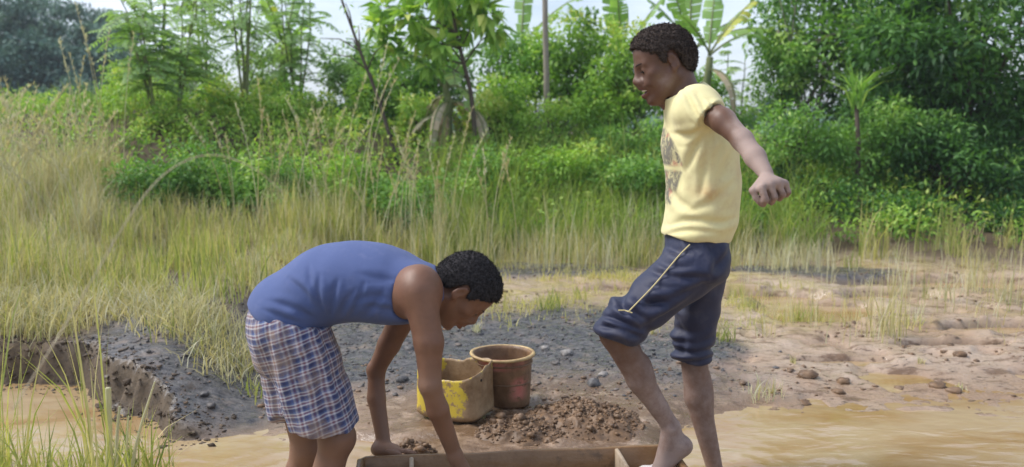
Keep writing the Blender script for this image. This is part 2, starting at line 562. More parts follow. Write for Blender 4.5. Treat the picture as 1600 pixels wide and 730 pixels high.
def add_head(S, h, smile=False, beard=False):
    s, M = h.s, h.M
    def E(x, y, z, r, k=0.02, op='u', rot=None):
        S.ell(h(x, y, z), np.array(r) * s, M if rot is None else rot @ M, k * s, op)
    def C(a, b, ra, rb, k=0.015, op='u'): S.cap(h(*a), h(*b), ra * s, rb * s, k * s, op)
    E(-0.009, 0, 0.034, (0.089, 0.073, 0.078))
    E(0.036, 0, 0.048, (0.050, 0.062, 0.054), 0.03)
    E(0.036, 0, -0.020, (0.050, 0.056, 0.072), 0.03)
    E(0.030, 0, -0.062, (0.047, 0.044, 0.042), 0.03)
    for y in (-1, 1):
        C((-0.004, y * 0.056, -0.040), (0.060, y * 0.016, -0.094), 0.014, 0.013, 0.03)
        E(0.052, y * 0.043, -0.014, (0.024, 0.020, 0.017), 0.022)          # cheekbone
        if smile: E(0.068, y * 0.036, -0.040, (0.019, 0.016, 0.018), 0.016)  # raised cheek
        C((0.086, y * 0.008, 0.020), (0.070, y * 0.044, 0.022), 0.008, 0.008, 0.016)  # brow
    E(0.076, 0, -0.098, (0.016, 0.021, 0.014), 0.02)                          # chin
    # eye sockets
    for y in (-1, 1):
        E(0.094, y * 0.032, 0.004, (0.016, 0.019, 0.011), 0.016, 's')
        E(0.0715, y * 0.032, 0.004, (0.0155, 0.0155, 0.0135), 0.004)            # lid and ball mass
        # eye slit (looking down)
        C((0.0885, y * 0.021, -0.0015), (0.085, y * 0.044, -0.0005), 0.0016, 0.0014, 0.002, 's')
        C((0.083, y * 0.020, 0.014), (0.076, y * 0.046, 0.012), 0.0015, 0.0012, 0.004, 's')
    # nose
    C((0.087, 0, 0.012), (0.103, 0, -0.020), 0.0085, 0.0115, 0.016)
    E(0.104, 0, -0.024, (0.0130, 0.0145, 0.0115), 0.012)
    for y in (-1, 1):
        E(0.096, y * 0.0165, -0.028, (0.0125, 0.0090, 0.0090), 0.009)
        E(0.102, y * 0.0085, -0.0365, (0.0060, 0.0042, 0.0045), 0.003, 's')
    E(0.088, 0, -0.046, (0.017, 0.030, 0.022), 0.016)                         # muzzle
    # mouth
    if smile:
        C((0.099, 0, -0.0505), (0.084, 0.022, -0.047), 0.0062, 0.005, 0.006); C((0.099, 0, -0.0505), (0.084, -0.022, -0.047), 0.0062, 0.005, 0.006)
        C((0.096, 0, -0.0745), (0.082, 0.019, -0.066), 0.0080, 0.005, 0.008); C((0.096, 0, -0.0745), (0.082, -0.019, -0.066), 0.0080, 0.005, 0.008)
        E(0.101, 0, -0.0612, (0.026, 0.031, 0.0056), 0.003, 's')
        for y in (-1, 1): C((0.090, y * 0.020, -0.034), (0.074, y * 0.040, -0.060), 0.003, 0.0025, 0.008, 's')   # smile fold
    else:
        C((0.1035, 0, -0.0545), (0.086, 0.021, -0.057), 0.0068, 0.0042, 0.006); C((0.1035, 0, -0.0545), (0.086, -0.021, -0.057), 0.0068, 0.0042, 0.006)
        C((0.100, 0, -0.0685), (0.085, 0.019, -0.062), 0.0080, 0.0045, 0.007); C((0.100, 0, -0.0685), (0.085, -0.019, -0.062), 0.0080, 0.0045, 0.007)
        C((0.110, 0, -0.0612), (0.084, 0.024, -0.060), 0.0016, 0.0016, 0.002, 's'); C((0.110, 0, -0.0612), (0.084, -0.024, -0.060), 0.0016, 0.0016, 0.002, 's')
    # ears
    for y in (-1, 1):
        a = rad(-14)
        ro = np.array([[math.cos(a), 0, math.sin(a)], [0, 1, 0], [-math.sin(a), 0, math.cos(a)]])
        E(-0.012, y * 0.077, 0.002, (0.0175, 0.0085, 0.031), 0.006, 'u', ro)
        E(-0.009, y * 0.0880, 0.006, (0.0118, 0.0120, 0.0205), 0.003, 's', ro)
        E(-0.004, y * 0.083, -0.006, (0.0065, 0.0060, 0.0065), 0.004, 's')
        E(-0.006, y * 0.076, -0.025, (0.0085, 0.0065, 0.0085), 0.006)
def add_hair(h, th, outline, name, mat, parent, amp=0.004, ncurl=2600, seed=3):
    S = SDF()
    s, M = h.s, h.M
    S.ell(h(-0.010, 0, 0.036), np.array((0.090 + th, 0.075 + th, 0.080 + th)) * s, M, 0.02)
    S.ell(h(0.030, 0, 0.052), np.array((0.052 + th * .9, 0.064 + th * .8, 0.055 + th)) * s, M, 0.03)
    S.ell(h(-0.055, 0, -0.005), np.array((0.045 + th * .5, 0.056 + th * .6, 0.055)) * s, M, 0.03)
    S.poly(h.c, M[0], M[2], np.array(outline) * s, 0.008, 'i')
    V, F = S.mesh(0.0034)
    n = vnormals(V, F)
    V = V + n * (fbm(V, 80, 2, seed) * amp * .8 + fbm(V, 210, 2, seed + 4) * amp * 0.35)[:, None]
    # small curls standing off the cap
    rng = np.random.default_rng(seed)
    idx = rng.integers(0, len(V), ncurl)
    p = V[idx]; d = unit(n[idx] + rng.normal(0, .6, (ncurl, 3)))
    a = unit(np.cross(d, rng.normal(0, 1, (ncurl, 3)))); b = np.cross(d, a)
    L, w = rng.uniform(.003, .0075, ncurl)[:, None], 0.0009
    k1 = p + d * L * .45 + a * L * .35; k2 = p + d * L * .9 + b * L * .35; k3 = p + d * L * .75 - a * L * .25
    segs = np.stack([p - b * w, p + b * w, k1 + b * w, k1 - b * w, k2 + a * w, k2 - a * w, k3 + b * w * .6, k3 - b * w * .6], 1).reshape(-1, 3)
    q = np.array([[0, 1, 2, 3], [3, 2, 4, 5], [5, 4, 6, 7]])
    Fc = (np.arange(ncurl)[:, None, None] * 8 + q).reshape(-1, 4)
    V2, F2 = join([(V, F), (segs, Fc)])
    return mesh_np(name, V2, F2, mat, parent)
def add_eye(h, y, parent, yawd=0):
    c = h(0.0722, y, 0.0025)
    S = []
    nU, nV = 10, 7
    for i in range(nV + 1):
        th_ = math.pi * i / nV
        for j in range(nU):
            ph = 2 * math.pi * j / nU
            S.append(c + (np.array([math.cos(th_), math.sin(th_) * math.cos(ph), math.sin(th_) * math.sin(ph)]) * 0.0138 * h.s) @ h.M)
    F = [(i * nU + j, i * nU + (j + 1) % nU, (i + 1) * nU + (j + 1) % nU, (i + 1) * nU + j) for i in range(nV) for j in range(nU)]
    o = mesh_np("eye", np.array(S), np.array(F), EYE_W, parent)
    o.data.materials.append(EYE_I)
    for k, pl in enumerate(o.data.polygons):
        if k < nU * 2: pl.material_index = 1
    # lash line and eyebrow
    for nm, a, m, b, r in (("eyelash", (0.0895, y * .62, .0002), (0.0910, y, -.0006), (0.0850, y * 1.42, .0008), .0013),
                           ("eyebrow", (0.0970, y * .35, .0225), (0.0915, y, .0295), (0.0770, y * 1.5, .0255), .0018)):
        pts = [h(*(np.array(a) * (1 - t) ** 2 + 2 * t * (1 - t) * np.array(m) + np.array(b) * t * t)) for t in np.linspace(0, 1, 7)]
        V, F = tube(pts, np.array([.4, .8, 1, 1, 1, .8, .4]) * r * h.s, 6)
        mesh_np(nm, V, F, HAIR_A, parent)

def fingers(S, bases, dirs, lens, rads, bend, axis_curl, k=0.004):
    """each finger: three phalanges from its knuckle, bending towards axis_curl"""
    tips = []
    for b, d, L, r, bd in zip(bases, dirs, lens, rads, bend):
        p = np.asarray(b, float); d = unit(d)
        for q, (fr, ang) in enumerate(zip((0.45, 0.30, 0.25), bd)):
            ax = unit(axis_curl - d * (d @ axis_curl))
            d2 = unit(d * math.cos(ang) + ax * math.sin(ang))
            e = p + d2 * L * fr
            r0, r1 = r * (1 - .1 * q), r * (1 - .1 * (q + 1))
            S.cap(p, e, r0, r1, k)
            S.ell(p, [r0 * 1.08] * 3, None, k)
            p, d = e, d2
        tips.append((p, d, r * .72))
    return tips

# ------------------------------------------------ the bent man (faces right, right side to the camera)
YA = 3.0
def A(px, py, dy=0.0): return P(px, py, YA + dy)
def RA(r, dy=0.0): return R(r, YA + dy)
Yax = np.array([0, 1.0, 0])
manA = empty("person", tuple(A(500, 860)))
tag(manA, "man in blue tank top and plaid shorts bending over the wooden box", "person", "men working at the wooden box")
hA = Head(A(722, 453, -0.02), (0.50, 0, -0.86), (0.86, 0, 0.50), 1.06, 0.08)
S = SDF()
# torso
tor = [A(452, 486), A(500, 446), A(560, 440), A(622, 449), A(664, 459)]
S.chain(tor, [RA(50), RA(46), RA(48), RA(46), RA(34)], 0.05, 'u', Yax, 1.38)
S.cap(A(652, 452, -0.13), A(652, 462, 0.13), RA(36), RA(36), 0.05)
S.cap(A(630, 470, -0.12), A(600, 470, -0.10), RA(26), RA(24), 0.04)
S.cap(A(630, 470, 0.12), A(600, 470, 0.10), RA(26), RA(24), 0.04)
# neck
S.cap(A(668, 448), A(716, 452), RA(30), RA(25), 0.035)
S.cap(A(690, 466), A(706, 484), RA(16), RA(14), 0.03)
# near arm
sh, el, wr = A(655, 456, -0.185), A(672, 602, -0.22), A(711, 712, -0.13)
S.ell(A(657, 457, -0.165), (RA(32), RA(29), RA(40)), None, 0.035)
S.cap(sh, A(670, 535, -0.205), RA(25), RA(22), 0.02)
S.cap(A(670, 535, -0.205), el, RA(21.5), RA(16), 0.015)
S.ell(el, [RA(15.5)] * 3, None, 0.015)
S.cap(el, A(684, 640, -0.20), RA(15.5), RA(16.5), 0.012)
S.cap(A(684, 640, -0.20), wr, RA(16.5), RA(11.5), 0.012)
# near hand: gripping inside the box
hb = A(724, 738, -0.10)
S.cap(wr, hb, RA(11.5), RA(13.5), 0.015, 'u', Yax, 1.5)
pk = [A(742 + 2 * i, 752 - 1.5 * abs(i - 1), -0.155 + i * 0.028) for i in range(4)]
for q in pk: S.cap(hb, q, RA(8), RA(5.5), 0.012)
fingers(S, pk, [unit((0.75, 0, -0.55))] * 4, [.072, .080, .076, .060], [.0088, .0090, .0086, .0078], [(0.1, .35, .3)] * 4, np.array([-0.4, 0, -1.0]))
fingers(S, [A(722, 742, -0.175)], [unit((0.8, -0.35, -0.35))], [.058], [.0102], [(0.0, .15, .15)], np.array([0.3, 0.6, -0.5]))
# far arm
sh2, el2, wr2 = A(634, 486, 0.185), A(588, 578, 0.235), A(599, 688, 0.165)
S.ell(A(648, 462, 0.18), (RA(36), RA(33), RA(42)), None, 0.04)
S.cap(A(640, 474, .185), A(608, 538, 0.22), RA(25), RA(19), 0.025)
S.cap(A(608, 538, 0.22), el2, RA(19), RA(15), 0.015)
S.ell(A(587, 578, .235), [RA(15)] * 3, None, 0.015)
S.cap(el2, A(588, 622, 0.215), RA(14.5), RA(15.5), 0.012)
S.cap(A(588, 622, 0.215), wr2, RA(15.5), RA(12), 0.012)
# far hand flat on the plank
S.ell(A(592, 702, 0.16), (RA(14), RA(15), RA(11)), None, 0.012)
S.cap(A(592, 700, 0.15), A(618, 703, 0.13), RA(12), RA(8.5), 0.012, 'u', Yax, 1.7)
kn = [A(618 + 1.0 * i, 704.5, 0.165 - i * 0.024) for i in range(4)]
for q in kn: S.cap(A(600, 701, 0.15), q, RA(9), RA(5.5), 0.010)
fd = [unit((1, 0.20, 0.02)), unit((1, 0.06, 0.02)), unit((1, -0.05, 0.02)), unit((1, -0.18, 0.02))]
tipsA = fingers(S, kn, fd, [.060, .073, .070, .062], [.0080, .0085, .0085, .0083], [(.05, .14, .10)] * 4, np.array([0, 0, -1.0]))
fingers(S, [A(606, 706, 0.085)], [unit((0.95, -0.35, -0.06))], [.052], [.0098], [(0.0, .1, .1)], np.array([0.3, 0.3, -0.3]))
# legs and feet
for hip, kneeP, ank, toe, dy in ((A(456, 520, -.09), A(527, 684, -.12), A(500, 862, -.12), A(575, 876, -.15), -.12), (A(452, 520, .09), A(481, 700, .13), A(447, 850, .14), A(515, 858, .15), .13)):
    S.cap(hip, kneeP, RA(44), RA(26), 0.03)
    S.ell(kneeP, [RA(28)] * 3, None, 0.02)
    mid = kneeP * .6 + ank * .4 + np.array([-0.02, 0, 0])
    S.cap(kneeP, mid, RA(24), RA(25), 0.02); S.cap(mid, ank, RA(24), RA(14), 0.02)
    S.ell(ank + np.array([-.015, 0, -.02]), (0.035, .03, .03), None, .02)
    S.cap(ank + np.array([0, 0, -.01]), toe, .032, .022, 0.03)
    for i in range(5): S.cap(toe + np.array([-.01, (i - 2) * .016, -.004]), toe + np.array([.035 - .004 * abs(i - 1), (i - 2) * .018, -.008]), .010, .009, .006)
add_head(S, hA)
def attr_a(V):
    lc = hA.loc(V)
    lip = np.where((lc[:, 0] > .084) & (np.abs(lc[:, 1]) < .024), sstep(.014, .007, np.abs(lc[:, 2] + .0615)), 0)
    dust = sstep(0.55, 0.0, V[:, 2]) * 0.5 + sstep(0.40, .10, V[:, 2]) * .3
    dust = np.maximum(dust, .6 * sstep(.09, .03, np.linalg.norm(V - el, axis=1)))
    return {"lip": lip, "dust": dust}
body_later("A", S, attr_a, SKIN_A, manA)
for y in (-0.032, 0.032): add_eye(hA, y, manA)
add_hair(hA, 0.011, [(.110, .074), (.078, .074), (.060, .056), (.034, .036), (.024, .012), (.012, .006), (.004, .030), (-.020, .040), (-.034, .012), (-.038, -.022), (-.062, -.055), (-.2, -.05), (-.2, .2), (.2, .2), (.2, .085), (.125, .078)], "hair", HAIR_A, manA, 0.0042, 4500, 3)

# tank top
S = SDF()
S.chain([A(448, 500), A(452, 486), A(500, 447), A(530, 440), A(562, 439), A(594, 442), A(624, 450), A(668, 460)], [RA(57), RA(59), RA(54), RA(55.5), RA(55.5), RA(54.5), RA(50), RA(36)], 0.05, 'u', Yax, 1.40)
S.cap(A(652, 454, -0.10), A(652, 462, 0.10), RA(38), RA(38), 0.05)
S.cap(A(622, 470, -0.10), A(590, 468, -0.09), RA(28), RA(27), 0.05)
S.cap(A(478, 472), A(490, 492), RA(26), RA(22), 0.02, "u", Yax, 3.2)
S.cap(A(668, 448), A(700, 452), RA(33), RA(30), 0.03)
# armholes, neck and hem
for sg_ in (-1, 1):
    S.ell(A(662, 474, sg_ * 0.20), (RA(50), 0.105, RA(60)), None, 0.006, 's')
S.cap(A(708, 452), A(730, 440), RA(44), RA(54), 0.006, 's')
S.ell(A(704, 480), (RA(36), .12, RA(34)), None, .006, 's')
hem_o = A(452, 494)
hd = unit(A(395, 468) - A(508, 512))                 # along the hem, in the picture plane
hn = np.array([-hd[2], 0, hd[0]]); hn = hn if hn[2] < 0 else -hn    # towards the legs
S.fn(lambda p: (p - hem_o) @ hn - 0.006 * np.sin(((p - hem_o) @ hd) * 30), 0.004, 'i')
inset('A', S, .010)
V, F = S.mesh(0.0055, relax=2)
n = vnormals(V, F)
q = (V - A(560, 440)) / R(1, YA)                       # picture-like coordinates, px
bunch = np.exp(-((q[:, 0] + 62) / 34) ** 2) * sstep(-10, -55, q[:, 2] * 1.0)
f1 = np.sin((q[:, 0] + 0.35 * q[:, 2]) / 4.2 + 2 * fbm(V, 6, 2, 3)) * bunch * .0042
f2 = np.sin((q[:, 0] - .55 * q[:, 2]) / 9.5 + 3 * fbm(V, 4, 2, 9)) * np.exp(-((q[:, 0] + 70) / 55) ** 2) * .0030
f3 = fbm(V, 5, 2, 12) * .003 + 1.6 * fold_lines(V, [
    ([(506, 494), (497, 462), (499, 430)], 4, .0050), ([(516, 494), (519, 462), (528, 436)], 4, .0045), ([(531, 494), (541, 470), (556, 452)], 4, .0040),
    ([(498, 484), (474, 456), (452, 436)], 4.5, .0045), ([(490, 496), (458, 482), (424, 470)], 4.5, .0040), ([(502, 478), (484, 440), (482, 412)], 4, .0035),
    ([(642, 497), (602, 482), (566, 478)], 5, .0040), ([(572, 493), (588, 474), (600, 452)], 4, .0030), ([(618, 470), (584, 462), (552, 470)], 5, .0030),
    ([(470, 505), (440, 496), (412, 484)], 4, .0030), ([(622, 438), (590, 436), (560, 428)], 5, .0022), ([(548, 492), (560, 470), (570, 440)], 4, .003)])
f1 = f1 * .4; f2 = f2 * .5
V = V + n * (f1 + f2 + f3)[:, None]
mesh_np("tank_top", V, F, TANK, manA)
# armhole binding
ring = []
for a in np.linspace(-math.pi * .62, math.pi * .56, 30):
    pass

# plaid shorts
S = SDF()
S.cap(A(452, 478), A(452, 540), RA(56), RA(56), 0.04, 'u', Yax, 1.42)
S.ell(A(446, 505), (RA(55), .19, RA(52)), None, .04)
S.cap(A(462, 520, -.07), A(519, 700, -.11), RA(54), RA(50), 0.045, 'u', Yax, 1.25)
S.cap(A(452, 520, .08), A(470, 700, .12), RA(52), RA(45), 0.03, 'u', Yax, 1.2)
# leg openings
wd = unit(A(392, 480) - A(508, 520)); wn2 = np.array([-wd[2], 0, wd[0]]); wn2 = wn2 if wn2[2] > 0 else -wn2
S.fn(lambda p: (p - A(450, 478)) @ wn2, 0.006, 'i')
hz1, hz2 = A(510, 649)[2], A(440, 668)[2]
S.fn(lambda p: hz1 + (hz2 - hz1) * sstep(YA - .02, YA + .06, p[:, 1]) + .003 * np.sin(p[:, 0] * 45) - p[:, 2], 0.003, 'i')
inset('A', S, .012)
S.cap(A(511, 674, -.11), A(535, 790, -.11), RA(41), RA(48), 0.004, 's', Yax, 1.25)
S.cap(A(466, 680, .12), A(476, 790, .13), RA(37), RA(44), 0.004, 's', Yax, 1.2)
V, F = S.mesh(0.0055, relax=2)
n = vnormals(V, F)
q = (V - A(450, 500)) / R(1, YA)
low = sstep(20, -150, q[:, 2])
ang = np.arctan2(V[:, 1] - YA + .1, (V[:, 0] - A(480, 600)[0]) + .0)
f = np.sin(ang * 9 + 2.5 * fbm(V, 5, 2, 21)) * .0075 * low + fbm(V * [1, 1, .45], 13, 3, 5) * .006
f = f * .55 + fold_lines(V, [
    ([(500, 512), (520, 580), (546, 668)], 6, .0080), ([(446, 500), (452, 560), (474, 640), (480, 682)], 7, .0090), ([(420, 486), (418, 560), (436, 664)], 6, .0070),
    ([(500, 522), (472, 560), (452, 622)], 5, .0050), ([(478, 516), (498, 580), (516, 668)], 6, .0060), ([(470, 500), (472, 530), (490, 560)], 5, .0045),
    ([(540, 600), (510, 612), (480, 604)], 5, .0045), ([(532, 640), (500, 650), (470, 640)], 5, .004), ([(404, 500), (408, 540), (414, 590)], 5, .004), ([(492, 512), (508, 524), (514, 548)], 3, .004)])
f += np.sin((q[:, 0] * .6 + q[:, 2]) / 8.5 + 3 * fbm(V, 5, 2, 33)) * .0035 * sstep(-10, 40, q[:, 0]) * sstep(-170, -60, q[:, 2])
V = V + n * f[:, None]
axd = unit(A(496, 680) - A(452, 490)); rel = V - A(452, 490)
v_ = rel @ axd; px_ = rel @ unit(np.cross(axd, Yax))
cuv = np.stack([np.arctan2(px_, -(V[:, 1] - YA)) * .145, v_ + .015 * np.sin(px_ * 9), 0 * v_], 1)
mesh_np("shorts", V, F, PLAID, manA, attrs={"cuv": cuv})

# ------------------------------------------------ the standing man (faces left, left side to the camera)
YB = 3.12
def B(px, py, dy=0.0): return P(px, py, YB + dy)
def RB(r, dy=0.0): return R(r, YB + dy)
manB = empty("person", tuple(B(1120, 775)))
tag(manB, "man in yellow t-shirt and rolled navy trousers, one foot raised over the box", "person", "men working at the wooden box")
hB = Head(B(1038, 101, 0.0), (-0.945, 0, -0.33), (-0.33, 0, 0.945), 1.05, 0.08)
S = SDF()
tor = [B(1088, 388), B(1098, 300), B(1092, 225), B(1084, 178)]
S.chain(tor, [RB(45), RB(43), RB(48), RB(38)], 0.05, 'u', Yax, 1.42)
S.cap(B(1090, 172, -.12), B(1080, 172, .12), RB(26), RB(26), .05)
S.cap(B(1072, 160), B(1054, 112), RB(25), RB(27), .03)
S.cap(B(1044, 160), B(1036, 128), RB(13), RB(14), .03)
# near (left) arm swung back and out towards the camera
shp, elb, wri = B(1096, 168, -.17), B(1160, 219, -.33), B(1197, 272, -.45)
S.ell(B(1096, 169, -.155), [RB(25)] * 3, None, .04)
S.cap(shp, B(1130, 189, -.26), .042, .039, .02)
S.cap(B(1130, 189, -.26), elb, .039, .031, .015)
S.ell(elb, [.032] * 3, None, .015)
S.cap(elb, B(1180, 246, -.39), .031, .032, .012)
S.cap(B(1180, 246, -.39), wri, .032, .0225, .012)
# near hand, loosely curled: back of the hand up, fingers hanging
hd0 = B(1199, 280, -.47)
kn = [B(1190, 294, -.515), B(1203, 289, -.505), B(1216, 286, -.495), B(1227, 286, -.480)]
for q_ in kn: S.cap(hd0, q_, .0165, .0105, .008)
S.ell(B(1206, 286, -.487), (.034, .026, .018), None, .012)
S.ell(B(1212, 300, -.462), (.034, .017, .022), None, .008)
fdir = [unit((.24, -.16, -.75)), unit((.27, -.12, -.75)), unit((.30, -.06, -.75)), unit((.28, 0, -.70))]
tipsB = fingers(S, kn, fdir, [.078, .086, .082, .066], [.0116, .0118, .0112, .0100], [(0, 1.05, .75), (0, 1.1, .8), (0, 1.15, .8), (0, 1.1, .8)], np.array([-.15, .9, -.45]), .003)
S.cap(B(1190, 282, -.47), B(1176, 298, -.50), .0135, .0115, .01)
fingers(S, [B(1176, 298, -.50)], [unit((.25, -.1, -.55))], [.052], [.0105], [(0, .35, .35)], np.array([.8, .3, 0]))
# far (right) arm, hanging in front of the far side of the body
S.ell(B(1082, 170, .17), [RB(28)] * 3, None, .04)
S.cap(B(1082, 172, .18), B(1100, 262, .22), RB(25), RB(20), .03)
S.cap(B(1100, 262, .22), B(1088, 335, .23), RB(19), RB(13), .02)
S.cap(B(1088, 335, .23), B(1084, 356, .23), RB(13), RB(15), .015, 'u', Yax, .7)
pk = [B(1076 + 5.5 * i, 366 - abs(i - 1.5), .225) for i in range(4)]
for q_ in pk: S.cap(B(1086, 345, .23), q_, .012, .009, .01)
fingers(S, pk, [unit((-.1, 0, -1))] * 4, [.070, .080, .075, .060], [.0088, .009, .0088, .008], [(.2, .4, .3)] * 4, np.array([-.8, 0, -.2]))
fingers(S, [B(1072, 350, .21)], [unit((-.3, -.2, -1))], [.055], [.0105], [(0, .2, .2)], np.array([.3, -.3, 0]))
# standing (far, right) leg
S.cap(B(1092, 400, .09), B(1082, 535, .10), RB(38), RB(24), .03)
S.cap(B(1082, 535, .10), B(1090, 620, .10), RB(23), RB(21), .02)
S.cap(B(1090, 620, .10), B(1119, 742, .10), RB(21), RB(13), .02)
S.ell(B(1099, 622, .105), (RB(16.5), RB(19), RB(48)), None, .02)
ankS = B(1120, 745, .10)
S.ell(ankS + np.array([.012, 0, -.03]), (.036, .030, .034), None, .02)
S.cap(ankS + np.array([0, 0, -.02]), ankS + np.array([-.125, -.01, -.065]), .030, .022, .03)
for i in range(5): S.cap(ankS + np.array([-.125, (i - 2) * .016, -.068]), ankS + np.array([-.172 + .005 * abs(i - 3), (i - 2) * .018, -.074]), .011, .009, .006)
# raised (near, left) leg
kneeR, ankR = B(964, 521, -.13), B(1049, 668, -.10)
S.cap(B(1090, 402, -.08), kneeR, RB(36), RB(25), .03)
S.cap(kneeR, B(1000, 592, -.12), RB(26), RB(20), .02)
S.cap(B(1000, 592, -.12), ankR, RB(20), RB(13), .02)
S.ell(B(1006, 588, -.115), (RB(14), RB(19), RB(34)), None, .02)
S.ell(B(1049, 672, -.13), [RB(8)] * 3, None, .012)      # ankle bone
S.ell(B(1049, 672, -.07), [RB(8)] * 3, None, .012)
heel, ball = B(1066, 697, -.10), B(1030, 737, -.10)
S.ell(heel, (RB(15), .030, RB(13)), None, .02)
S.cap(ankR, B(1054, 690, -.10), RB(13), RB(17), .02)
S.cap(heel, ball, RB(13), RB(11), .025, 'u', Yax, 1.35)
S.cap(B(1046, 684, -.10), ball, RB(14), RB(11), .02, 'u', Yax, 1.3)
fz = unit(ball - heel)
for i in range(5):
    b0 = ball + np.array([0, (i - 2) * .0165, 0]) + fz * .005
    S.cap(b0, b0 + fz * (.042 - .005 * i) + np.array([-.012, 0, .004]), .0125 - .001 * i, .0105 - .0008 * i, .005)
add_head(S, hB, True)
def attr_b(V):
    lc = hB.loc(V)
    lip = np.where((lc[:, 0] > .080) & (np.abs(lc[:, 1]) < .024), sstep(.020, .012, np.abs(lc[:, 2] + .0615)), 0)
    dust = np.zeros(len(V))
    z = V[:, 2]
    ns_ = sstep(YB + .04, YB - .04, V[:, 1])
    dust = np.maximum(dust, sstep(.75, .25, z) * (.40 + .14 * ns_))
    dust = np.maximum(dust, ns_ * sstep(.24, .12, z) * .85)
    armx = sstep(B(1112, 180, -.2)[0], B(1165, 230, -.3)[0], V[:, 0]) * (z > .9)
    dust = np.maximum(dust, armx * .95)
    dust = dust - .5 * (z > .9) * sstep(kn[1][2] - .004, kn[1][2] - .03, z) * (V[:, 0] > kn[0][0] - .01)
    dust = np.maximum(dust, .42 * np.exp(-((lc[:, 0] - .030) ** 2 + (lc[:, 2] + .050) ** 2) / .0011) * (lc[:, 2] < .1) * (np.abs(lc[:, 0]) < .2))
    return {"lip": lip, "dust": dust}
body_later("B", S, attr_b, SKIN_B, manB)
for y in (-0.032, 0.032): add_eye(hB, y, manB)
add_hair(hB, 0.012, [(.125, .074), (.080, .080), (.060, .060), (.032, .040), (.024, .012), (.010, .004), (.004, .034), (-.020, .044), (-.036, .014), (-.044, -.026), (-.074, -.072), (-.2, -.072), (-.2, .2), (.2, .2), (.2, .085), (.135, .076)], "hair", HAIR_B, manB, 0.0055, 6000, 8)
# teeth
tp = []
for k in range(8):
    a = (k - 3.5) * .0062
    x = .0935 - (a / .026) ** 2 * .012
    c = hB(x, a, -.0572)
    for dz in (0,):
        hx, hy, hz = .0028, .0028, .0042
        v = np.array([[sx * hx, sy * hy, sz * hz] for sx in (-1, 1) for sy in (-1, 1) for sz in (-1, 1)])
        tp.append((c + (v * hB.s) @ hB.M, np.array([[0, 1, 3, 2], [4, 6, 7, 5], [0, 4, 5, 1], [2, 3, 7, 6], [0, 2, 6, 4], [1, 5, 7, 3]])))
V, F = join(tp)
mesh_np("teeth", V, F, TEETH, manB, smooth=False)

# yellow t-shirt
S = SDF()
sn = unit(B(1151, 210, -.28) - B(1111, 177, -.222)); so = B(1111, 177, -.222)
S.cap(B(1089, 174, -.155), B(1126, 188, -.255), .074, .052, .03)
S.fn(lambda p: (p - so) @ sn, .003, 'i')
S.chain([B(1086, 368), B(1097, 330), B(1099, 285), B(1093, 225), B(1084, 180)], [RB(53), RB(50), RB(51.5), RB(54), RB(42)], .05, 'u', Yax, 1.40)
S.cap(B(1091, 170, -.13), B(1082, 170, .13), RB(33.5), RB(33.5), .05)
S.cap(B(1076, 158), B(1062, 140), RB(34), RB(33), .03)
S.cap(B(1082, 170, .15), B(1086, 205, .20), RB(34), RB(34), .03)
# openings
S.cap(B(1086, 205, .20), B(1092, 240, .21), RB(30), RB(31), .004, 's')
S.cap(B(1070, 150), B(1040, 90), RB(31.5), RB(36), .006, 's')
cn = unit(B(1045, 118) - B(1066, 165)); co = B(1056, 146)
S.fn(lambda p: np.where((np.abs(p[:, 1] - YB) < .11), (p - co) @ cn, -1.0), .006, 'i')
hemz = B(1090, 372)[2]
S.fn(lambda p: hemz + .012 * np.sin((p[:, 0] - B(1030, 0)[0]) * 11 + 1.2) + .012 * (p[:, 0] - B(1090, 0)[0]) * 0 + .004 * np.sin(p[:, 0] * 60) - p[:, 2], .003, 'i')
inset('B', S, .034)
S.cap(B(1124, 187, -.25), B(1160, 219, -.33), .0465, .048, .003, 's')
S.cap(B(1087, 366), B(1085, 430), RB(46), RB(49), .004, 's', Yax, 1.38)
V, F = S.mesh(0.0055, relax=2)
n = vnormals(V, F)
q = (V - B(1095, 250)) / R(1, YB)
# folds: fans from the armpit, soft vertical drape, bunching above the hem
ap = q - np.array([8, 0, 62])
ra_ = np.hypot(ap[:, 0], ap[:, 2]); aa = np.arctan2(ap[:, 2], ap[:, 0])
f = np.sin(aa * 9 + 2 * fbm(V, 5, 2, 2)) * .0030 * np.exp(-((ra_ - 45) / 60) ** 2) * (ap[:, 2] < 20)
f += np.sin(q[:, 2] / 7.5 + q[:, 0] / 26 + 2.6 * fbm(V, 5, 2, 14)) * .0028 * np.exp(-((q[:, 2] + 95) / 26) ** 2)
f += np.sin((q[:, 0] + .28 * q[:, 2]) / 10 + 2.4 * fbm(V, 4, 2, 25)) * .0026 * sstep(20, -60, q[:, 2])
f = f * .35 + fbm(V, 5, 2, 7) * .003 + 1.7 * fold_lines(V, [
    ([(1098, 201), (1076, 214), (1050, 208)], 4, .0050), ([(1102, 206), (1084, 236), (1072, 268)], 5, .0055), ([(1108, 208), (1104, 250), (1094, 306)], 5, .0050),
    ([(1142, 236), (1126, 278), (1120, 320)], 6, .0050), ([(1128, 222), (1116, 256), (1112, 290)], 5, .0035), ([(1046, 352), (1080, 343), (1126, 350), (1150, 340)], 5, .0060),
    ([(1040, 367), (1075, 358), (1122, 363)], 4, .0045), ([(1066, 136), (1078, 160), (1095, 194)], 3.5, .0040), 
    ([(1086, 146), (1098, 160), (1104, 182)], 3.5, .0030), ([(1046, 228), (1060, 258), (1064, 302)], 5, .0040), ([(1042, 292), (1064, 318), (1092, 334)], 5, .0040),
    ([(1150, 280), (1120, 312), (1080, 330)], 5, .0035), ([(1100, 152), (1112, 158), (1116, 172)], 3, .0025)])
V = V + n * f[:, None]
q = (V - B(1095, 250)) / R(1, YB)
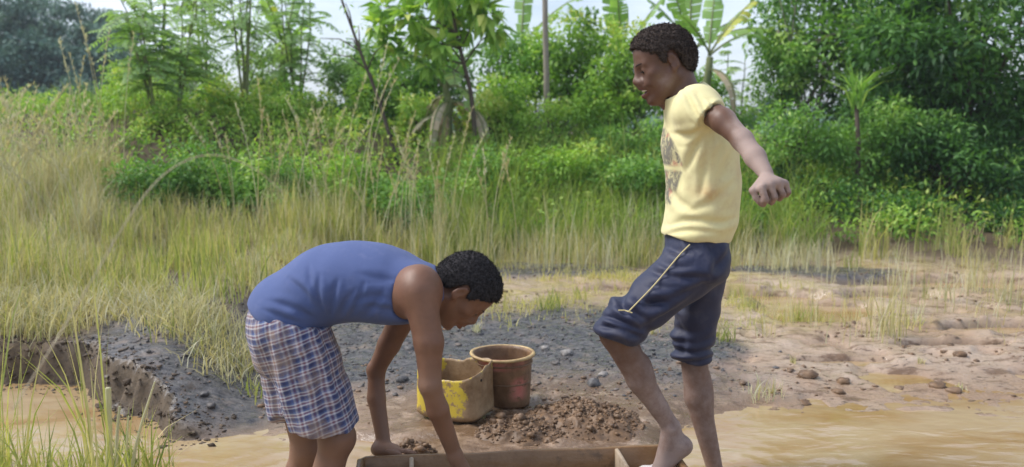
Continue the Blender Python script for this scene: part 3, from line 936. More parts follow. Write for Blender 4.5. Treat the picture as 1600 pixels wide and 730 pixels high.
stain = np.exp(-((q[:, 0] - 0) ** 2 / 500 + (q[:, 2] + 45) ** 2 / 160)) + .7 * np.exp(-((q[:, 0] - 50) ** 2 / 120 + (q[:, 2] + 10) ** 2 / 900)) + .6 * np.exp(-((q[:, 2] - 105) ** 2 / 220 + (q[:, 0] - 25) ** 2 / 900)) + .5 * sstep(-110, -124, q[:, 2])
# faded print panel on the chest: dark and red patches, in the coordinate across the chest
e1 = q[:, 0] + 46 + .10 * (q[:, 2] - 20)
tri = lambda z0, z1, w0, w1: sstep(z0 - 4, z0 + 2, q[:, 2]) * sstep(z1 + 4, z1 - 2, q[:, 2]) * sstep(1.5, -1.5, e1 - (w0 + (w1 - w0) * (q[:, 2] - z0) / (z1 - z0)))
prt = np.clip(tri(-6, 60, 4, -12) + tri(-66, -16, -12, 4), 0, 1)
mesh_np("t_shirt", V, F, TEE, manB, attrs={"stain": np.clip(stain, 0, 1), "print": np.clip(prt, 0, 1)})

# navy trousers rolled to the knee
S = SDF()
S.cap(B(1088, 356), B(1088, 400), RB(50), RB(47), .04, 'u', Yax, 1.36)
S.ell(B(1102, 402), (RB(34), .155, RB(38)), None, .03)
S.cap(B(1087, 412, -.07), B(972, 508, -.13), RB(45), RB(34), .04, 'u', Yax, 1.18)
S.cap(B(1095, 408, .08), B(1083, 556, .10), RB(45), RB(29), .03, 'u', Yax, 1.2)
# rolled cuffs
S.cap(B(976, 506, -.13), B(965, 519, -.13), RB(36), RB(35), .01, 'u', Yax, 1.15)
S.cap(B(1083, 552, .10), B(1083, 566, .10), RB(32), RB(30.5), .01)
# openings
ul = unit(kneeR - B(1086, 412, -.07))
cdir = unit(B(1004, 590, -.12) - B(960, 515, -.13))
kc = B(966, 527, -.13); kcn = unit(np.array([-.10, 0, -1.0]))
S.fn(lambda p: np.where(p[:, 0] < B(1025, 0)[0], (p - kc) @ kcn - .012 * np.sin((p[:, 0] - kc[0]) * 26), -1), .006, 'i')
cz = B(1082, 573)[2]
S.fn(lambda p: cz + .006 * np.sin(p[:, 0] * 35) - p[:, 2], .006, 'i')
wz = B(1090, 356)[2]
S.fn(lambda p: p[:, 2] - wz, .006, 'i')
inset('B', S, .012)
S.cap(B(972, 535, -.13), B(1010, 606, -.12), RB(28), RB(28), .004, 's', Yax, 1.1)
S.cap(B(1083, 572, .10), B(1086, 620, .10), RB(26), RB(28), .004, 's')
V, F = S.mesh(0.0055, relax=2)
n = vnormals(V, F)
q = (V - B(1092, 405)) / R(1, YB)
tl = unit(B(968, 513) - B(1092, 405)); al = q @ tl; pe = q @ np.array([-tl[2], 0, tl[0]])
near_ = sstep(YB + .06, YB - .02, V[:, 1])
f = np.sin((al + .5 * pe) / 8.0 + 2.6 * fbm(V, 5, 2, 31)) * .0055 * 1.5 * near_ * (.35 + .65 * (sstep(70, 130, al) + sstep(50, 0, al)))
f += np.sin((q[:, 2] - .35 * q[:, 0]) / 6.5 + 2.5 * fbm(V, 6, 2, 44)) * .0065 * (1 - near_) * sstep(-40, -100, q[:, 2])
f += np.sin(al / 3.6 + 1.6 * fbm(V, 9, 2, 3)) * .0042 * sstep(118, 132, al) * near_
f += np.sin(q[:, 2] / 3.4 + 1.6 * fbm(V, 9, 2, 13)) * .0042 * sstep(-140, -150, q[:, 2])
fl = fold_lines(V, [
    ([(1111, 433), (1062, 436), (1016, 424)], 5, .0055), ([(1110, 440), (1052, 466), (1000, 482)], 6, .0065), ([(1104, 450), (1052, 488), (1006, 512)], 6, .0065),
    ([(988, 436), (968, 464), (980, 500)], 5, .0055), ([(942, 494), (966, 500), (1000, 516)], 4, .0075), ([(936, 511), (966, 512), (1002, 527)], 4, .0065), ([(958, 478), (984, 486), (1012, 500)], 5, .0055),
    ([(1100, 374), (1124, 400), (1112, 432)], 5, .0045), ([(1142, 378), (1136, 402), (1114, 430)], 5, .0045), ([(1040, 384), (1060, 396), (1086, 396)], 5, .0040), ([(1030, 410), (1050, 420), (1080, 418)], 5, .004),
    ([(1012, 446), (1040, 452), (1066, 446)], 5, .004), ([(1070, 372), (1076, 384), (1092, 392)], 4, .003), ([(996, 468), (1020, 476), (1050, 476)], 5, .0045)])
fr_ = fold_lines(V, [([(1056, 478), (1084, 490), (1110, 478)], 5, .0065), ([(1048, 508), (1076, 524), (1114, 508)], 5, .0070), ([(1046, 545), (1080, 552), (1118, 544)], 4, .0070),
    ([(1048, 560), (1085, 566), (1117, 557)], 3.5, .0060), ([(1102, 448), (1094, 480), (1106, 512)], 5, .0055), ([(1060, 500), (1072, 530), (1066, 552)], 5, .0050), ([(1050, 530), (1084, 538), (1112, 528)], 4, .0050)])
f = f * .5 + fbm(V, 6, 2, 17) * .004 + 2.1 * (fl * near_ + fr_ * (1 - near_))
V = V + n * f[:, None]
trs = mesh_np("trousers", V, F, PANTS, manB)
# piping along the thigh and a pocket seam: dropped on the cloth from the camera side
def on_cloth(V, x, z, rr=.012):
    d = np.hypot(V[:, 0] - x, V[:, 2] - z); m = d < rr
    return V[m, 1].min() if m.any() else None
def seam(pts, V, off=.0015):
    out = []
    for t_ in np.linspace(0, 1, 26):
        k = t_ * (len(pts) - 1); i = min(int(k), len(pts) - 2); w_ = k - i
        px_, py_ = np.array(pts[i]) * (1 - w_) + np.array(pts[i + 1]) * w_
        g = P(px_, py_, YB - .20)
        for _ in range(3):
            y = on_cloth(V, g[0], g[2])
            if y is not None: g = P(px_, py_, y - off)
        out.append(g)
    out = np.array(out)
    for _ in range(2): out[1:-1] = (out[:-2] + out[1:-1] * 2 + out[2:]) / 4
    return out
Vp, Fp = tube(seam([(1078, 382), (1062, 398), (1022, 446), (982, 487)], V, -.0005), .0024, 6)
mesh_np("piping", Vp, Fp, PIPING, manB)
Vp, Fp = tube(seam([(988, 489), (976, 485), (966, 485)], V, -.0005), .0022, 6)
mesh_np("cuff_trim", Vp, Fp, PIPING, manB)

body_done("A"); body_done("B")
# ================================================================ GROUND, WATER, BOX, BUCKETS, STONES
_sh = [(-900, 560), (-300, 590), (0, 600), (140, 606), (163, 640), (225, 652), (262, 676), (290, 688), (330, 684), (400, 676), (470, 690), (550, 712), (600, 775), (1030, 775), (1050, 715), (1085, 680), (1150, 658), (1247, 650), (1340, 646), (1435, 653), (1520, 648), (1600, 652), (2100, 640)]
SHORE = np.array([G(px, py)[:2] for px, py in _sh])
SHORE = np.concatenate([[[-60, 5.2]], SHORE, [[60, 5.6]]])
def shore_y(x): return np.interp(x, SHORE[:, 0], SHORE[:, 1])
PUD = [(G(1275, 493, 0)[:2], .42, .30), (G(1150, 470, 0)[:2], .6, .16), (G(1500, 452, 0)[:2], 1.0, .22), (G(1390, 470, 0)[:2], .35, .16), (G(1000, 462, 0)[:2], .5, .12), (G(1560, 520, 0)[:2], .35, .12), (G(1330, 570, 0)[:2], .3, .05), (G(1480, 545, 0)[:2], .35, .07)]
def H(x, y, fine=True):
    x, y = np.asarray(x, float), np.asarray(y, float)
    p = np.stack([x, y, 0 * x], -1)
    ed = y - shore_y(x) + .06 * fbm(p, 2.3, 3, 3) * (1 - sstep(-1.4, -1.8, x)) + .03 * fbm(p, 7, 2, 8)
    L = sstep(-1.15, -1.75, x)                                    # left bank
    flatr = sstep(1.3, 1.9, x)
    mud = np.where(ed < 0, np.maximum(-.16, ed * .35), (.045 - .032 * flatr) * sstep(0, .5, ed) + .035 * sstep(.3, 3.5, ed) + .03 * flatr * sstep(.45, .9, ed))
    edl = ed + .07 * vnoise(p, 5, 19) + .035 * vnoise(p, 13, 20) + .018 * vnoise(p, 31, 22)
    bank = np.where(edl < 0, np.maximum(-.2, edl * 1.0), .20 * sstep(0, .10, edl) + .05 * sstep(.1, .6, edl) + (.06 + .26 * sstep(-2.7, -4.0, x)) * sstep(1.0, 4.0, edl))
    h = mud * (1 - L) + bank * L
    # the vegetated slope behind
    foot = 8.15 + .35 * vnoise(p, .45, 4) 
    rise = y - foot
    top = .82 + .12 * vnoise(p, .3, 6) - .35 * sstep(2.2, 4.0, x)
    h = h + top * sstep(0, 2.6, rise) * .95 + .10 * sstep(-.6, .6, rise)
    far = sstep(14, 34, y)
    h = h * (1 - far) + (.55 + .5 * vnoise(p, .03, 2) * sstep(40, 120, y)) * far + 5 * sstep(90, 420, y)
    nb = sstep(-.72, -1.05, x + .1 * vnoise(p, 3, 51)) * sstep(2.85, 2.5, y + .1 * vnoise(p, 3, 52))
    h = h + (.27 - h) * nb
    on = sstep(-.05, .15, ed)
    h = h + (.020 * fbm(p, 2.2, 3, 15) * sstep(.3, 1.5, ed)) + on * .010 * fbm(p, 9, 3, 16)
    for (c, a, b) in PUD:
        r = ((x - c[0]) / a) ** 2 + ((y - c[1]) / b) ** 2 + .5 * vnoise(p, 3, 44)
        h = h - .11 * sstep(1.5, .6, r) * sstep(9, 7.6, y)
    if fine:
        g = gravel_mask(x, y)
        h = h + on * (g * .014 * (1 - np.abs(fbm(p, 19, 3, 23))) * 1.2 - .006 + .006 * fbm(p, 34, 2, 29) * sstep(8, 6, y))
        # hoof and foot prints pressed into the mud flat
        m = (1 - g) * (1 - L) * on * sstep(8, 7, y)
        h = h - m * .022 * sstep(.30, .62, vnoise(p * np.array([1, .8, 1]), 6.5, 61)) + m * .016 * sstep(.42, .7, vnoise(p, 8.5, 66))
    return h
def gravel_mask(x, y):
    x, y = np.asarray(x, float), np.asarray(y, float)
    p = np.stack([x, y, 0 * x], -1)
    n = .35 * fbm(p, 1.5, 3, 31) + .25 * fbm(p, 6, 2, 37)
    a = sstep(-2.45, -2.1, x) * sstep(1.5, .6, x + n) * sstep(3.85 - .55 * sstep(-.7, -1.2, x), 4.35 - .65 * sstep(-.7, -1.2, x), y + n * .6) * sstep(6.3, 5.4, y + n)
    a = a * (1 - .55 * sstep(0.7, .2, np.hypot(x - .25, y - 3.95)))
    for (c, sx, sy) in ((G(830, 436), .8, .35), (G(1290, 438), .55, .28), (G(620, 425), .5, .25), (G(1200, 436), .35, .2), (G(1060, 556), .4, .35)):
        a = np.maximum(a, sstep(1.4, .6, ((x - c[0]) / sx) ** 2 + ((y - c[1]) / sy) ** 2 + n))
    return np.clip(a, 0, 1)

def axis_grid(a, b, fine0, fine1, step, grow=1.09):
    out = list(np.arange(fine0, fine1, step))
    s, v = step, out[-1]
    while v < b: s *= grow; v += s; out.append(v)
    s, v = step, fine0; pre = []
    while v > a: s *= grow; v -= s; pre.append(v)
    return np.array(pre[::-1] + out)
gx = axis_grid(-240, 240, -3.2, 3.6, .020, 1.08)
gy = np.concatenate([axis_grid(-60, 3.35, 3.0, 3.4, .05, 1.2), np.arange(3.42, 5.5, .018)])
gy = gy[gy < 5.5]; gy = np.unique(np.round(gy, 4))
nx_ = [5.5]; s_ = .018
while nx_[-1] < 290:
    s_ = min(s_ * 1.015, .06) if nx_[-1] < 9 else s_ * 1.08
    nx_.append(nx_[-1] + s_)
gy = np.concatenate([gy, nx_])
X, Y = np.meshgrid(gx, gy)
Z = H(X, Y)
V = np.stack([X, Y, Z], -1).reshape(-1, 3)
ny, nx = X.shape
i = (np.arange(ny - 1)[:, None] * nx + np.arange(nx - 1)).ravel()
F = np.stack([i, i + 1, i + 1 + nx, i + nx], 1)
edg = (Y - shore_y(X)).ravel()
gm = gravel_mask(X, Y).ravel()
p3 = V * [1, 1, 0]
soil = np.maximum(sstep(7.3, 8.3, V[:, 1] + .5 * fbm(p3, 1.5, 2, 91)), sstep(-1.2, -1.8, V[:, 0]) * np.maximum(sstep(.75, 1.1, edg + .2 * fbm(p3, 3, 2, 5)), sstep(-2.0, -2.4, V[:, 0]) * sstep(-.1, .02, edg)))
gyy, gxx = np.gradient(Z, gy, gx)
face = (sstep(.45, 1.0, np.hypot(gxx, gyy)) * (X < -1.0) * (Y < 7)).ravel()
soil = np.maximum(soil, face * .9)
t = NT("river_bank_ground")
o = t.pos()
n1, n2, n3 = t.noise(1.6, 6, 0.6, o), t.noise(11, 6, 0.65, o), t.noise(55, 5, 0.65, o)
mud = t.mix(t.ramp(n1, [(.35, 0.), (.65, 1.)]), (0.37, 0.250, 0.165), (0.46, 0.36, 0.275))
mud = t.mix(t.ramp(t.noise(7, 7, .72, t.mapping(o, (.6, 1.7, 1))), [(.53, 0.), (.61, .85)]), mud, (0.165, 0.098, 0.055))
mud = t.mix(t.ramp(t.noise(24, 6, .72, t.mapping(o, (.6, 1.6, 1))), [(.57, 0.), (.63, .8)]), mud, (0.085, 0.052, 0.030))
mud = t.mix(t.math('MULTIPLY', t.attr("moss"), t.ramp(t.noise(5, 6, .7, o), [(.42, 0.), (.60, .75)])), mud, (0.34, 0.28, 0.085))
mud = t.mix(t.math('MULTIPLY', t.attr("dug"), t.ramp(t.noise(9, 6, .72, o), [(.36, 0.), (.52, .95)])), mud, t.mix(n3, (.20, .125, .070), (.115, .068, .036)))
gr = t.mix(t.ramp(t.noise(30, 6, .75, t.mapping(o, (.7, 1.5, 1))), [(.36, 0.), (.64, 1.)]), (0.020, 0.021, 0.024), (0.15, 0.138, 0.132))
gr = t.mix(t.ramp(t.noise(7, 5, .7, o), [(.52, 0.), (.70, .6)]), gr, (0.27, 0.20, 0.15))
so = t.mix(n2, (0.055, 0.036, 0.020), (0.15, 0.105, 0.058))
so = t.mix(t.ramp(n3, [(.48, 0.), (.66, .7)]), so, (0.045, 0.032, 0.02))
c = t.mix(t.attr("gravel"), mud, gr)
c = t.mix(t.attr("soil"), c, so)
wet = t.attr("wet")
c = t.mix(t.math('MULTIPLY', wet, .45), c, t.mix(1.0, c, (0.55, 0.45, 0.33), 'MULTIPLY'))
rough = t.math('SUBTRACT', t.ramp(t.noise(4, 5, .6, o), [(.42, .16), (.62, .48)]), t.math('MULTIPLY', wet, .18))
rough = t.math('MAXIMUM', rough, t.math('MULTIPLY', t.attr("soil"), .85))
t.set(Base_Color=c, Roughness=rough)
t.bump(t.math('ADD', t.math('MULTIPLY', n2, .6), n3), .5, .012)
wetv = np.clip(sstep(.055, .0, V[:, 2]) + .5 * sstep(.2, .6, fbm(p3, 1.2, 3, 73)), 0, 1)
moss = sstep(4.9, 5.8, V[:, 1]) * (1 - .6 * sstep(1.6, 2.6, V[:, 0])) + .35 * sstep(4.2, 4.6, V[:, 1]) * sstep(-.2, -1.2, V[:, 0])
tag(mesh_np("ground", V, F, t.m, attrs={"gravel": gm, "soil": soil, "wet": wetv, "moss": np.clip(moss, 0, 1), "dug": sstep(1.15, .35, np.hypot((V[:, 0] - .2) / 1.25, V[:, 1] - 3.85))}), kind="structure")

# ---- muddy water
wx = axis_grid(-60, 60, -2.6, 2.8, .030, 1.14); wy = axis_grid(-40, 14, 2.3, 5.0, .026, 1.14)
X, Y = np.meshgrid(wx, wy)
pw = np.stack([X * .55, Y * 1.5, 0 * X], -1)
Z = (.0042 * fbm(pw, 3.2, 2, 7) + .0026 * fbm(pw + .04 * fbm(pw, 3, 2, 4)[..., None], 10, 2, 17)) * sstep(-60, 0, Y + 20)
Z = Z * (1 - .75 * sstep(5.0, 6.0, Y)) * (1 - .8 * sstep(-1.2, -1.9, X) * sstep(3.6, 4.0, Y))
for (cx, cy) in ((A(500, 700)[0], 2.9), (A(470, 700)[0], 3.13), (B(1113, 700)[0], 3.22)):       # rings round the shins
    r = np.hypot(X - cx, Y - cy); Z = Z + .0035 * np.sin(r * 62) * np.exp(-r / .28) * sstep(.0, .06, r)
V = np.stack([X, Y, Z], -1).reshape(-1, 3)
ny, nx = X.shape
i = (np.arange(ny - 1)[:, None] * nx + np.arange(nx - 1)).ravel()
F = np.stack([i, i + 1, i + 1 + nx, i + nx], 1)
t = NT("muddy_water")
o = t.pos()
mp = t.mapping(o, (.7, 1.5, 1))
c = t.mix(t.ramp(t.noise(2.2, 5, .62, mp, .6), [(.38, 0.), (.60, 1.)]), (0.32, 0.200, 0.085), (0.40, 0.300, 0.175))
t.set(Base_Color=c, Roughness=.06, IOR=1.45)
t.b.inputs["Specular IOR Level"].default_value = .6
hgt = t.math('ADD', t.math('MULTIPLY', t.noise(4.5, 2, .45, mp, .8), 1.0), t.math('MULTIPLY', t.noise(14, 2, .5, mp, .6), .22))
t.bump(hgt, .32, .020)
tag(mesh_np("water", V, F, t.m), kind="structure")

# ---- wooden sluice box
def wood(name, c1, c2, wetness=.35):
    t = NT(name)
    o = t.coord("Object")
    g = t.noise(22, 5, .65, t.mapping(o, (.16, 1.2, 1.2)), .4)
    c = t.mix(g, c1, c2)
    c = t.mix(t.ramp(t.noise(5, 6, .75, o), [(.48, 0.), (.62, .8)]), c, (.19, .095, .035))
    c = t.mix(t.ramp(t.noise(13, 5, .7, o), [(.57, 0.), (.72, .7)]), c, (.06, .036, .020))
    t.set(Base_Color=c, Roughness=wetness)
    t.bump(t.math('ADD', g, t.noise(60, 3, .6, o)), .4, .006)
    return t.m
WOOD_D = wood("wet_dark_wood", (.16, .085, .038), (.32, .185, .085))
WOOD_L = wood("worn_pale_wood", (.42, .31, .20), (.58, .46, .33), .6)
TOPZ = .125
c0, c1_ = G(558, 713, TOPZ), G(1048, 693, TOPZ)
ux = unit((c1_ - c0) * [1, 1, 0]); uy = np.array([ux[1], -ux[0], 0])          # along the back board; towards the camera
LB = np.linalg.norm(c1_ - c0)
box = empty("sluice_box", tuple((c0 + c1_) / 2 + uy * .30 - np.array([0, 0, .22])))
tag(box, "low dark wooden box with divider boards standing in muddy water between the two men", "wooden box")
def board(name, a, b, z0, z1, th, mat, seed=0, edge=None, par=None):
    """a board standing on edge from a to b (both at the middle of its thickness)"""
    a, b = np.asarray(a, float), np.asarray(b, float)
    d = unit((b - a) * [1, 1, 0]); w = np.array([-d[1], d[0], 0])
    L = np.linalg.norm((b - a)[:2]); n = max(2, int(L / .03))
    s_ = np.linspace(0, 1, n + 1)
    rng = np.random.default_rng(seed)
    wob = np.interp(s_, np.linspace(0, 1, 9), rng.normal(0, .0022 if 'divider' not in name else .0004, 9))
    ch = .004
    prof = [(-th / 2, z0), (th / 2, z0), (th / 2, z1 - ch), (th / 2 - ch, z1), (-th / 2 + ch, z1), (-th / 2, z1 - ch)]
    V = []
    for k, q in enumerate(s_):
        e = min(q, 1 - q) * L
        cut = max(0, .018 - e) ** 2 * 40 * (name == 'back_board')
        for (u, z) in prof:
            zz = z + (wob[k] * (z > z0 + .02)) - (cut if z > z0 + .02 else 0)
            V.append(a * (1 - q) + b * q + w * (u + wob[k] * .3) + np.array([0, 0, zz - a[2] * (1 - q) - b[2] * q]))
    m = len(prof); F = []
    for k in range(n):
        for j in range(m): F.append((k * m + j, k * m + (j + 1) % m, (k + 1) * m + (j + 1) % m, (k + 1) * m + j))
    F += [(0, 5, 4, 3), (0, 3, 2, 1), (n * m, n * m + 3, n * m + 4, n * m + 5), (n * m, n * m + 1, n * m + 2, n * m + 3)]
    o = mesh_np(name, np.array(V), np.array(F), mat, par or box, smooth=False)
    return o
WB = .56
back = board("back_board", c0 + uy * .012, c1_ + uy * .012, -.10, TOPZ, .020, WOOD_D, 1)
board("front_board", c0 + uy * WB, c1_ + uy * WB, -.10, TOPZ, .024, WOOD_D, 2)
board("end_board", c0 + uy * .026 + ux * .012, c0 + uy * (WB - .014) + ux * .012, -.10, TOPZ - .004, .022, WOOD_D, 3)
board("end_board", c1_ + uy * .026 - ux * .012, c1_ + uy * (WB - .014) - ux * .012, -.10, TOPZ - .004, .022, WOOD_D, 4)
def onback(px):
    k = np.argmin([abs((P(px, 705, 3.2)[0]) - (c0 + ux * s)[0]) for s in np.linspace(0, LB, 400)])
    return c0 + ux * np.linspace(0, LB, 400)[k]
for px, sd in ((650, 5), (958, 6)):
    q = onback(px)
    board("divider_board", q + uy * .026, q + uy * (WB - .014), -.08, TOPZ - .001, .015, WOOD_L, sd)
# worn pale strip on the top edge of the back board, and the bottom
V, F = [], []
bl = c0 + uy * .03; 
vb = [c0 + uy * .02, c1_ + uy * .02, c1_ + uy * (WB - .01), c0 + uy * (WB - .01)]
V = np.array([v * [1, 1, 0] + [0, 0, -.075] for v in vb] + [v * [1, 1, 0] + [0, 0, -.095] for v in vb])
mesh_np("bottom_board", V, np.array([[0, 1, 2, 3], [7, 6, 5, 4], [0, 4, 5, 1], [1, 5, 6, 2], [2, 6, 7, 3], [3, 7, 4, 0]]), WOOD_D, box, smooth=False)

def blob(c, r, seed, sub=3, amp=.25, flat=.7, fr=2.0):
    """a lumpy stone or clod"""
    n = 2 ** sub * 2
    u = np.linspace(0, math.pi, n // 2 + 1); v = np.arange(n) * 2 * math.pi / n
    pts = np.array([[math.sin(a) * math.cos(b), math.sin(a) * math.sin(b), math.cos(a)] for a in u for b in v])
    rr = 1 + amp * fbm(pts + seed * 3.7, fr, 3, seed % 50) * 1.6
    pts = pts * rr[:, None] * [1, .85, flat] * r
    F = []
    for i_ in range(n // 2):
        for j in range(n): F.append((i_ * n + j, (i_ + 1) * n + j, (i_ + 1) * n + (j + 1) % n, i_ * n + (j + 1) % n))
    return pts + c, np.array(F)
def rocks(pos, size, seed, nvar=24, flat=.65, rough=.35):
    """many small stones joined"""
    rng = np.random.default_rng(seed)
    phi = (1 + 5 ** .5) / 2
    ico = np.array([(-1, phi, 0), (1, phi, 0), (-1, -phi, 0), (1, -phi, 0), (0, -1, phi), (0, 1, phi), (0, -1, -phi), (0, 1, -phi), (phi, 0, -1), (phi, 0, 1), (-phi, 0, -1), (-phi, 0, 1)]) / 1.902
    fi = np.array([(0, 11, 5), (0, 5, 1), (0, 1, 7), (0, 7, 10), (0, 10, 11), (1, 5, 9), (5, 11, 4), (11, 10, 2), (10, 7, 6), (7, 1, 8), (3, 9, 4), (3, 4, 2), (3, 2, 6), (3, 6, 8), (3, 8, 9), (4, 9, 5), (2, 4, 11), (6, 2, 10), (8, 6, 7), (9, 8, 1)])
    N = len(pos)
    v = ico[None] * (1 + rng.normal(0, rough * .6, (N, 12, 1))) * rng.uniform(.6, 1.25, (N, 1, 3)) * [1, 1, flat]
    a = rng.uniform(0, 6.28, N); ca, sa = np.cos(a), np.sin(a)
    x = v[..., 0] * ca[:, None] - v[..., 1] * sa[:, None]; y = v[..., 0] * sa[:, None] + v[..., 1] * ca[:, None]
    v = np.stack([x, y, v[..., 2]], -1) * np.asarray(size)[:, None, None] + np.asarray(pos)[:, None]
    return v.reshape(-1, 3), (fi[None] + (np.arange(N) * 12)[:, None, None]).reshape(-1, 3)
def stone_mat(name, a, b, rough=.6, sc=30):
    t = NT(name); o = t.pos()
    c = t.mix(t.ramp(t.noise(sc, 5, .65, o), [(.35, 0.), (.65, 1.)]), a, b)
    c = t.mix(t.math('MULTIPLY', t.attr("tint"), .45), c, (.27, .20, .15))
    t.set(Base_Color=c, Roughness=rough); t.bump(t.noise(sc * 3, 4, .6, o), .4, .004)
    return t.m
ST_D = stone_mat("dark_gravel", (.025, .026, .029), (.13, .122, .12))
ST_G = stone_mat("grey_stone", (.16, .15, .145), (.34, .31, .28))
CLOD = stone_mat("wet_brown_mud", (.085, .046, .021), (.215, .125, .062), .58, 26)
rng = np.random.default_rng(4)
# gravel
X = rng.uniform(-2.3, 2.2, 90000); Y = rng.uniform(3.95, 8.2, 90000)
keep = .62 * 0 + rng.random(90000) * 1.8 < gravel_mask(X, Y) * .42 * (6.5 / np.maximum(Y, 4)) ** 1.2 * .6
X, Y = X[keep], Y[keep]
sz = rng.lognormal(math.log(.0046), .55, len(X)).clip(.0025, .018)
V, F = rocks(np.stack([X, Y, H(X, Y) + sz * .1], 1), sz, 5, flat=.5, rough=.6)
tag(mesh_np("gravel", V, F, ST_D, smooth=False, attrs={"tint": np.repeat((rng.random(len(X)) < .35) * rng.random(len(X)), 12)}), "loose dark grey gravel spread over the bank behind the bent man", "gravel", kind="stuff")
# mud crumbs over the flat
X = rng.uniform(-1.6, 5.5, 26000); Y = rng.uniform(3.6, 8.4, 26000)
pp = np.stack([X, Y, 0 * X], 1)
keep = (rng.random(26000) < .36 * sstep(-.2, .4, fbm(pp, 2.2, 3, 88)) + .8 * sstep(.55, .1, np.hypot((X - .25) / 1.3, (Y - 3.98) * 1.2))) & (Y > shore_y(X) + .04)
X, Y = X[keep], Y[keep]
sz = rng.lognormal(math.log(.0065), .55, len(X)).clip(.003, .028)
V, F = rocks(np.stack([X, Y, H(X, Y) + sz * .1], 1), sz, 6, flat=.45)
tag(mesh_np("mud_crumbs", V, F, CLOD, smooth=True, attrs={"tint": np.repeat(rng.random(len(X)) * .7, 12)}), "crumbs of brown mud strewn over the pale mud flat", "mud crumbs", kind="stuff")

# ---- single stones and clods one can point at
single = [
    (886, 553, 11, "stone", ST_G, "smooth pale stone on grey gravel right behind the mud-coated bucket"),
    (943, 586, 8, "stone", ST_G, "grey stone on mud between mud heap and raised leg"),
    (928, 603, 13, "stone", ST_D, "flat dark stone lying above the mud heap"),
    (852, 546, 7, "stone", ST_G, "small brown stone on gravel just right of the bucket rim"),
    (868, 569, 7, "stone", ST_D, "little dark stone on gravel between the two pale stones"),
    (1310, 618, 11, "mud_clod", CLOD, "dark pointed clod alone at the edge of the water"),
    (1317, 600, 12, "mud_clod", CLOD, "low brown clod behind the pointed clod on the mud flat"),
    (1464, 608, 14, "mud_clod", CLOD, "larger brown clod of the pair near the right water edge"),
    (1491, 614, 13, "mud_clod", CLOD, "right clod of the pair lying near the right water edge"),
    (1262, 592, 17, "mud_clod", CLOD, "long brown mud lump left of the clods on the flat"),
    (1405, 606, 10, "mud_clod", CLOD, "thin clod halfway between the single clods and the pair"),
    (1256, 642, 14, "mud_clod", CLOD, "flat wet clod right at the waterline behind the standing man"),
    (1500, 558, 11, "mud_clod", CLOD, "clod on the mud flat above the pair near right edge"),
    (366, 552, 8, "stone", ST_D, "dark stone on the gravel bank just behind the plaid shorts"),
    (318, 576, 8, "stone", ST_D, "blackish stone in the middle of the gravel bank at left"),
    (330, 632, 9, "stone", ST_D, "black lump low on the gravel slope beside the left water"),
    (640, 545, 10, "stone", ST_D, "dark stone seen between the bent man's two arms"),
    (628, 596, 12, "stone", ST_D, "black stone left of the yellow container"),
]
for k, (px, py, rp, nm, mt, lb) in enumerate(single):
    g = G(px, py, .06); g = G(px, py, float(H(g[0], g[1]))); g[2] = float(H(g[0], g[1]))
    r = rp * g[1] / FPX
    V, F = blob(np.zeros(3), r, 20 + k, 3, .30, .48 if nm == "mud_clod" else .6)
    o = mesh_np(nm, V, F, mt, attrs={"tint": np.full(len(V), rng.random() * .4)})
    o.location = (g[0], g[1], g[2] + r * .10); o.rotation_euler = (0, 0, rng.uniform(0, 6.28))
    tag(o, lb, "stone" if nm == "stone" else "mud clod", "stones and clods lying on the river bank")

NB = 1600
X = rng.uniform(-3.8, -1.2, NB); Yc = shore_y(X) + rng.normal(.05, .09, NB); zz_ = H(X, Yc)
sz = rng.lognormal(math.log(.0065), .5, NB).clip(.003, .022)
V, F = rocks(np.stack([X, Yc, np.maximum(zz_, .0) - sz * .1], 1), sz, 55, flat=.6, rough=.75)
SOILC = stone_mat("bank_soil", (.028, .018, .011), (.10, .068, .040), .8, 24)
tag(mesh_np("bank_clods", V, F, SOILC, smooth=False, attrs={"tint": np.repeat(rng.random(NB) ** 3 * .5, 12)}), "dark crumbling lumps of soil along the undercut edge of the left bank", "soil lumps", kind="stuff")
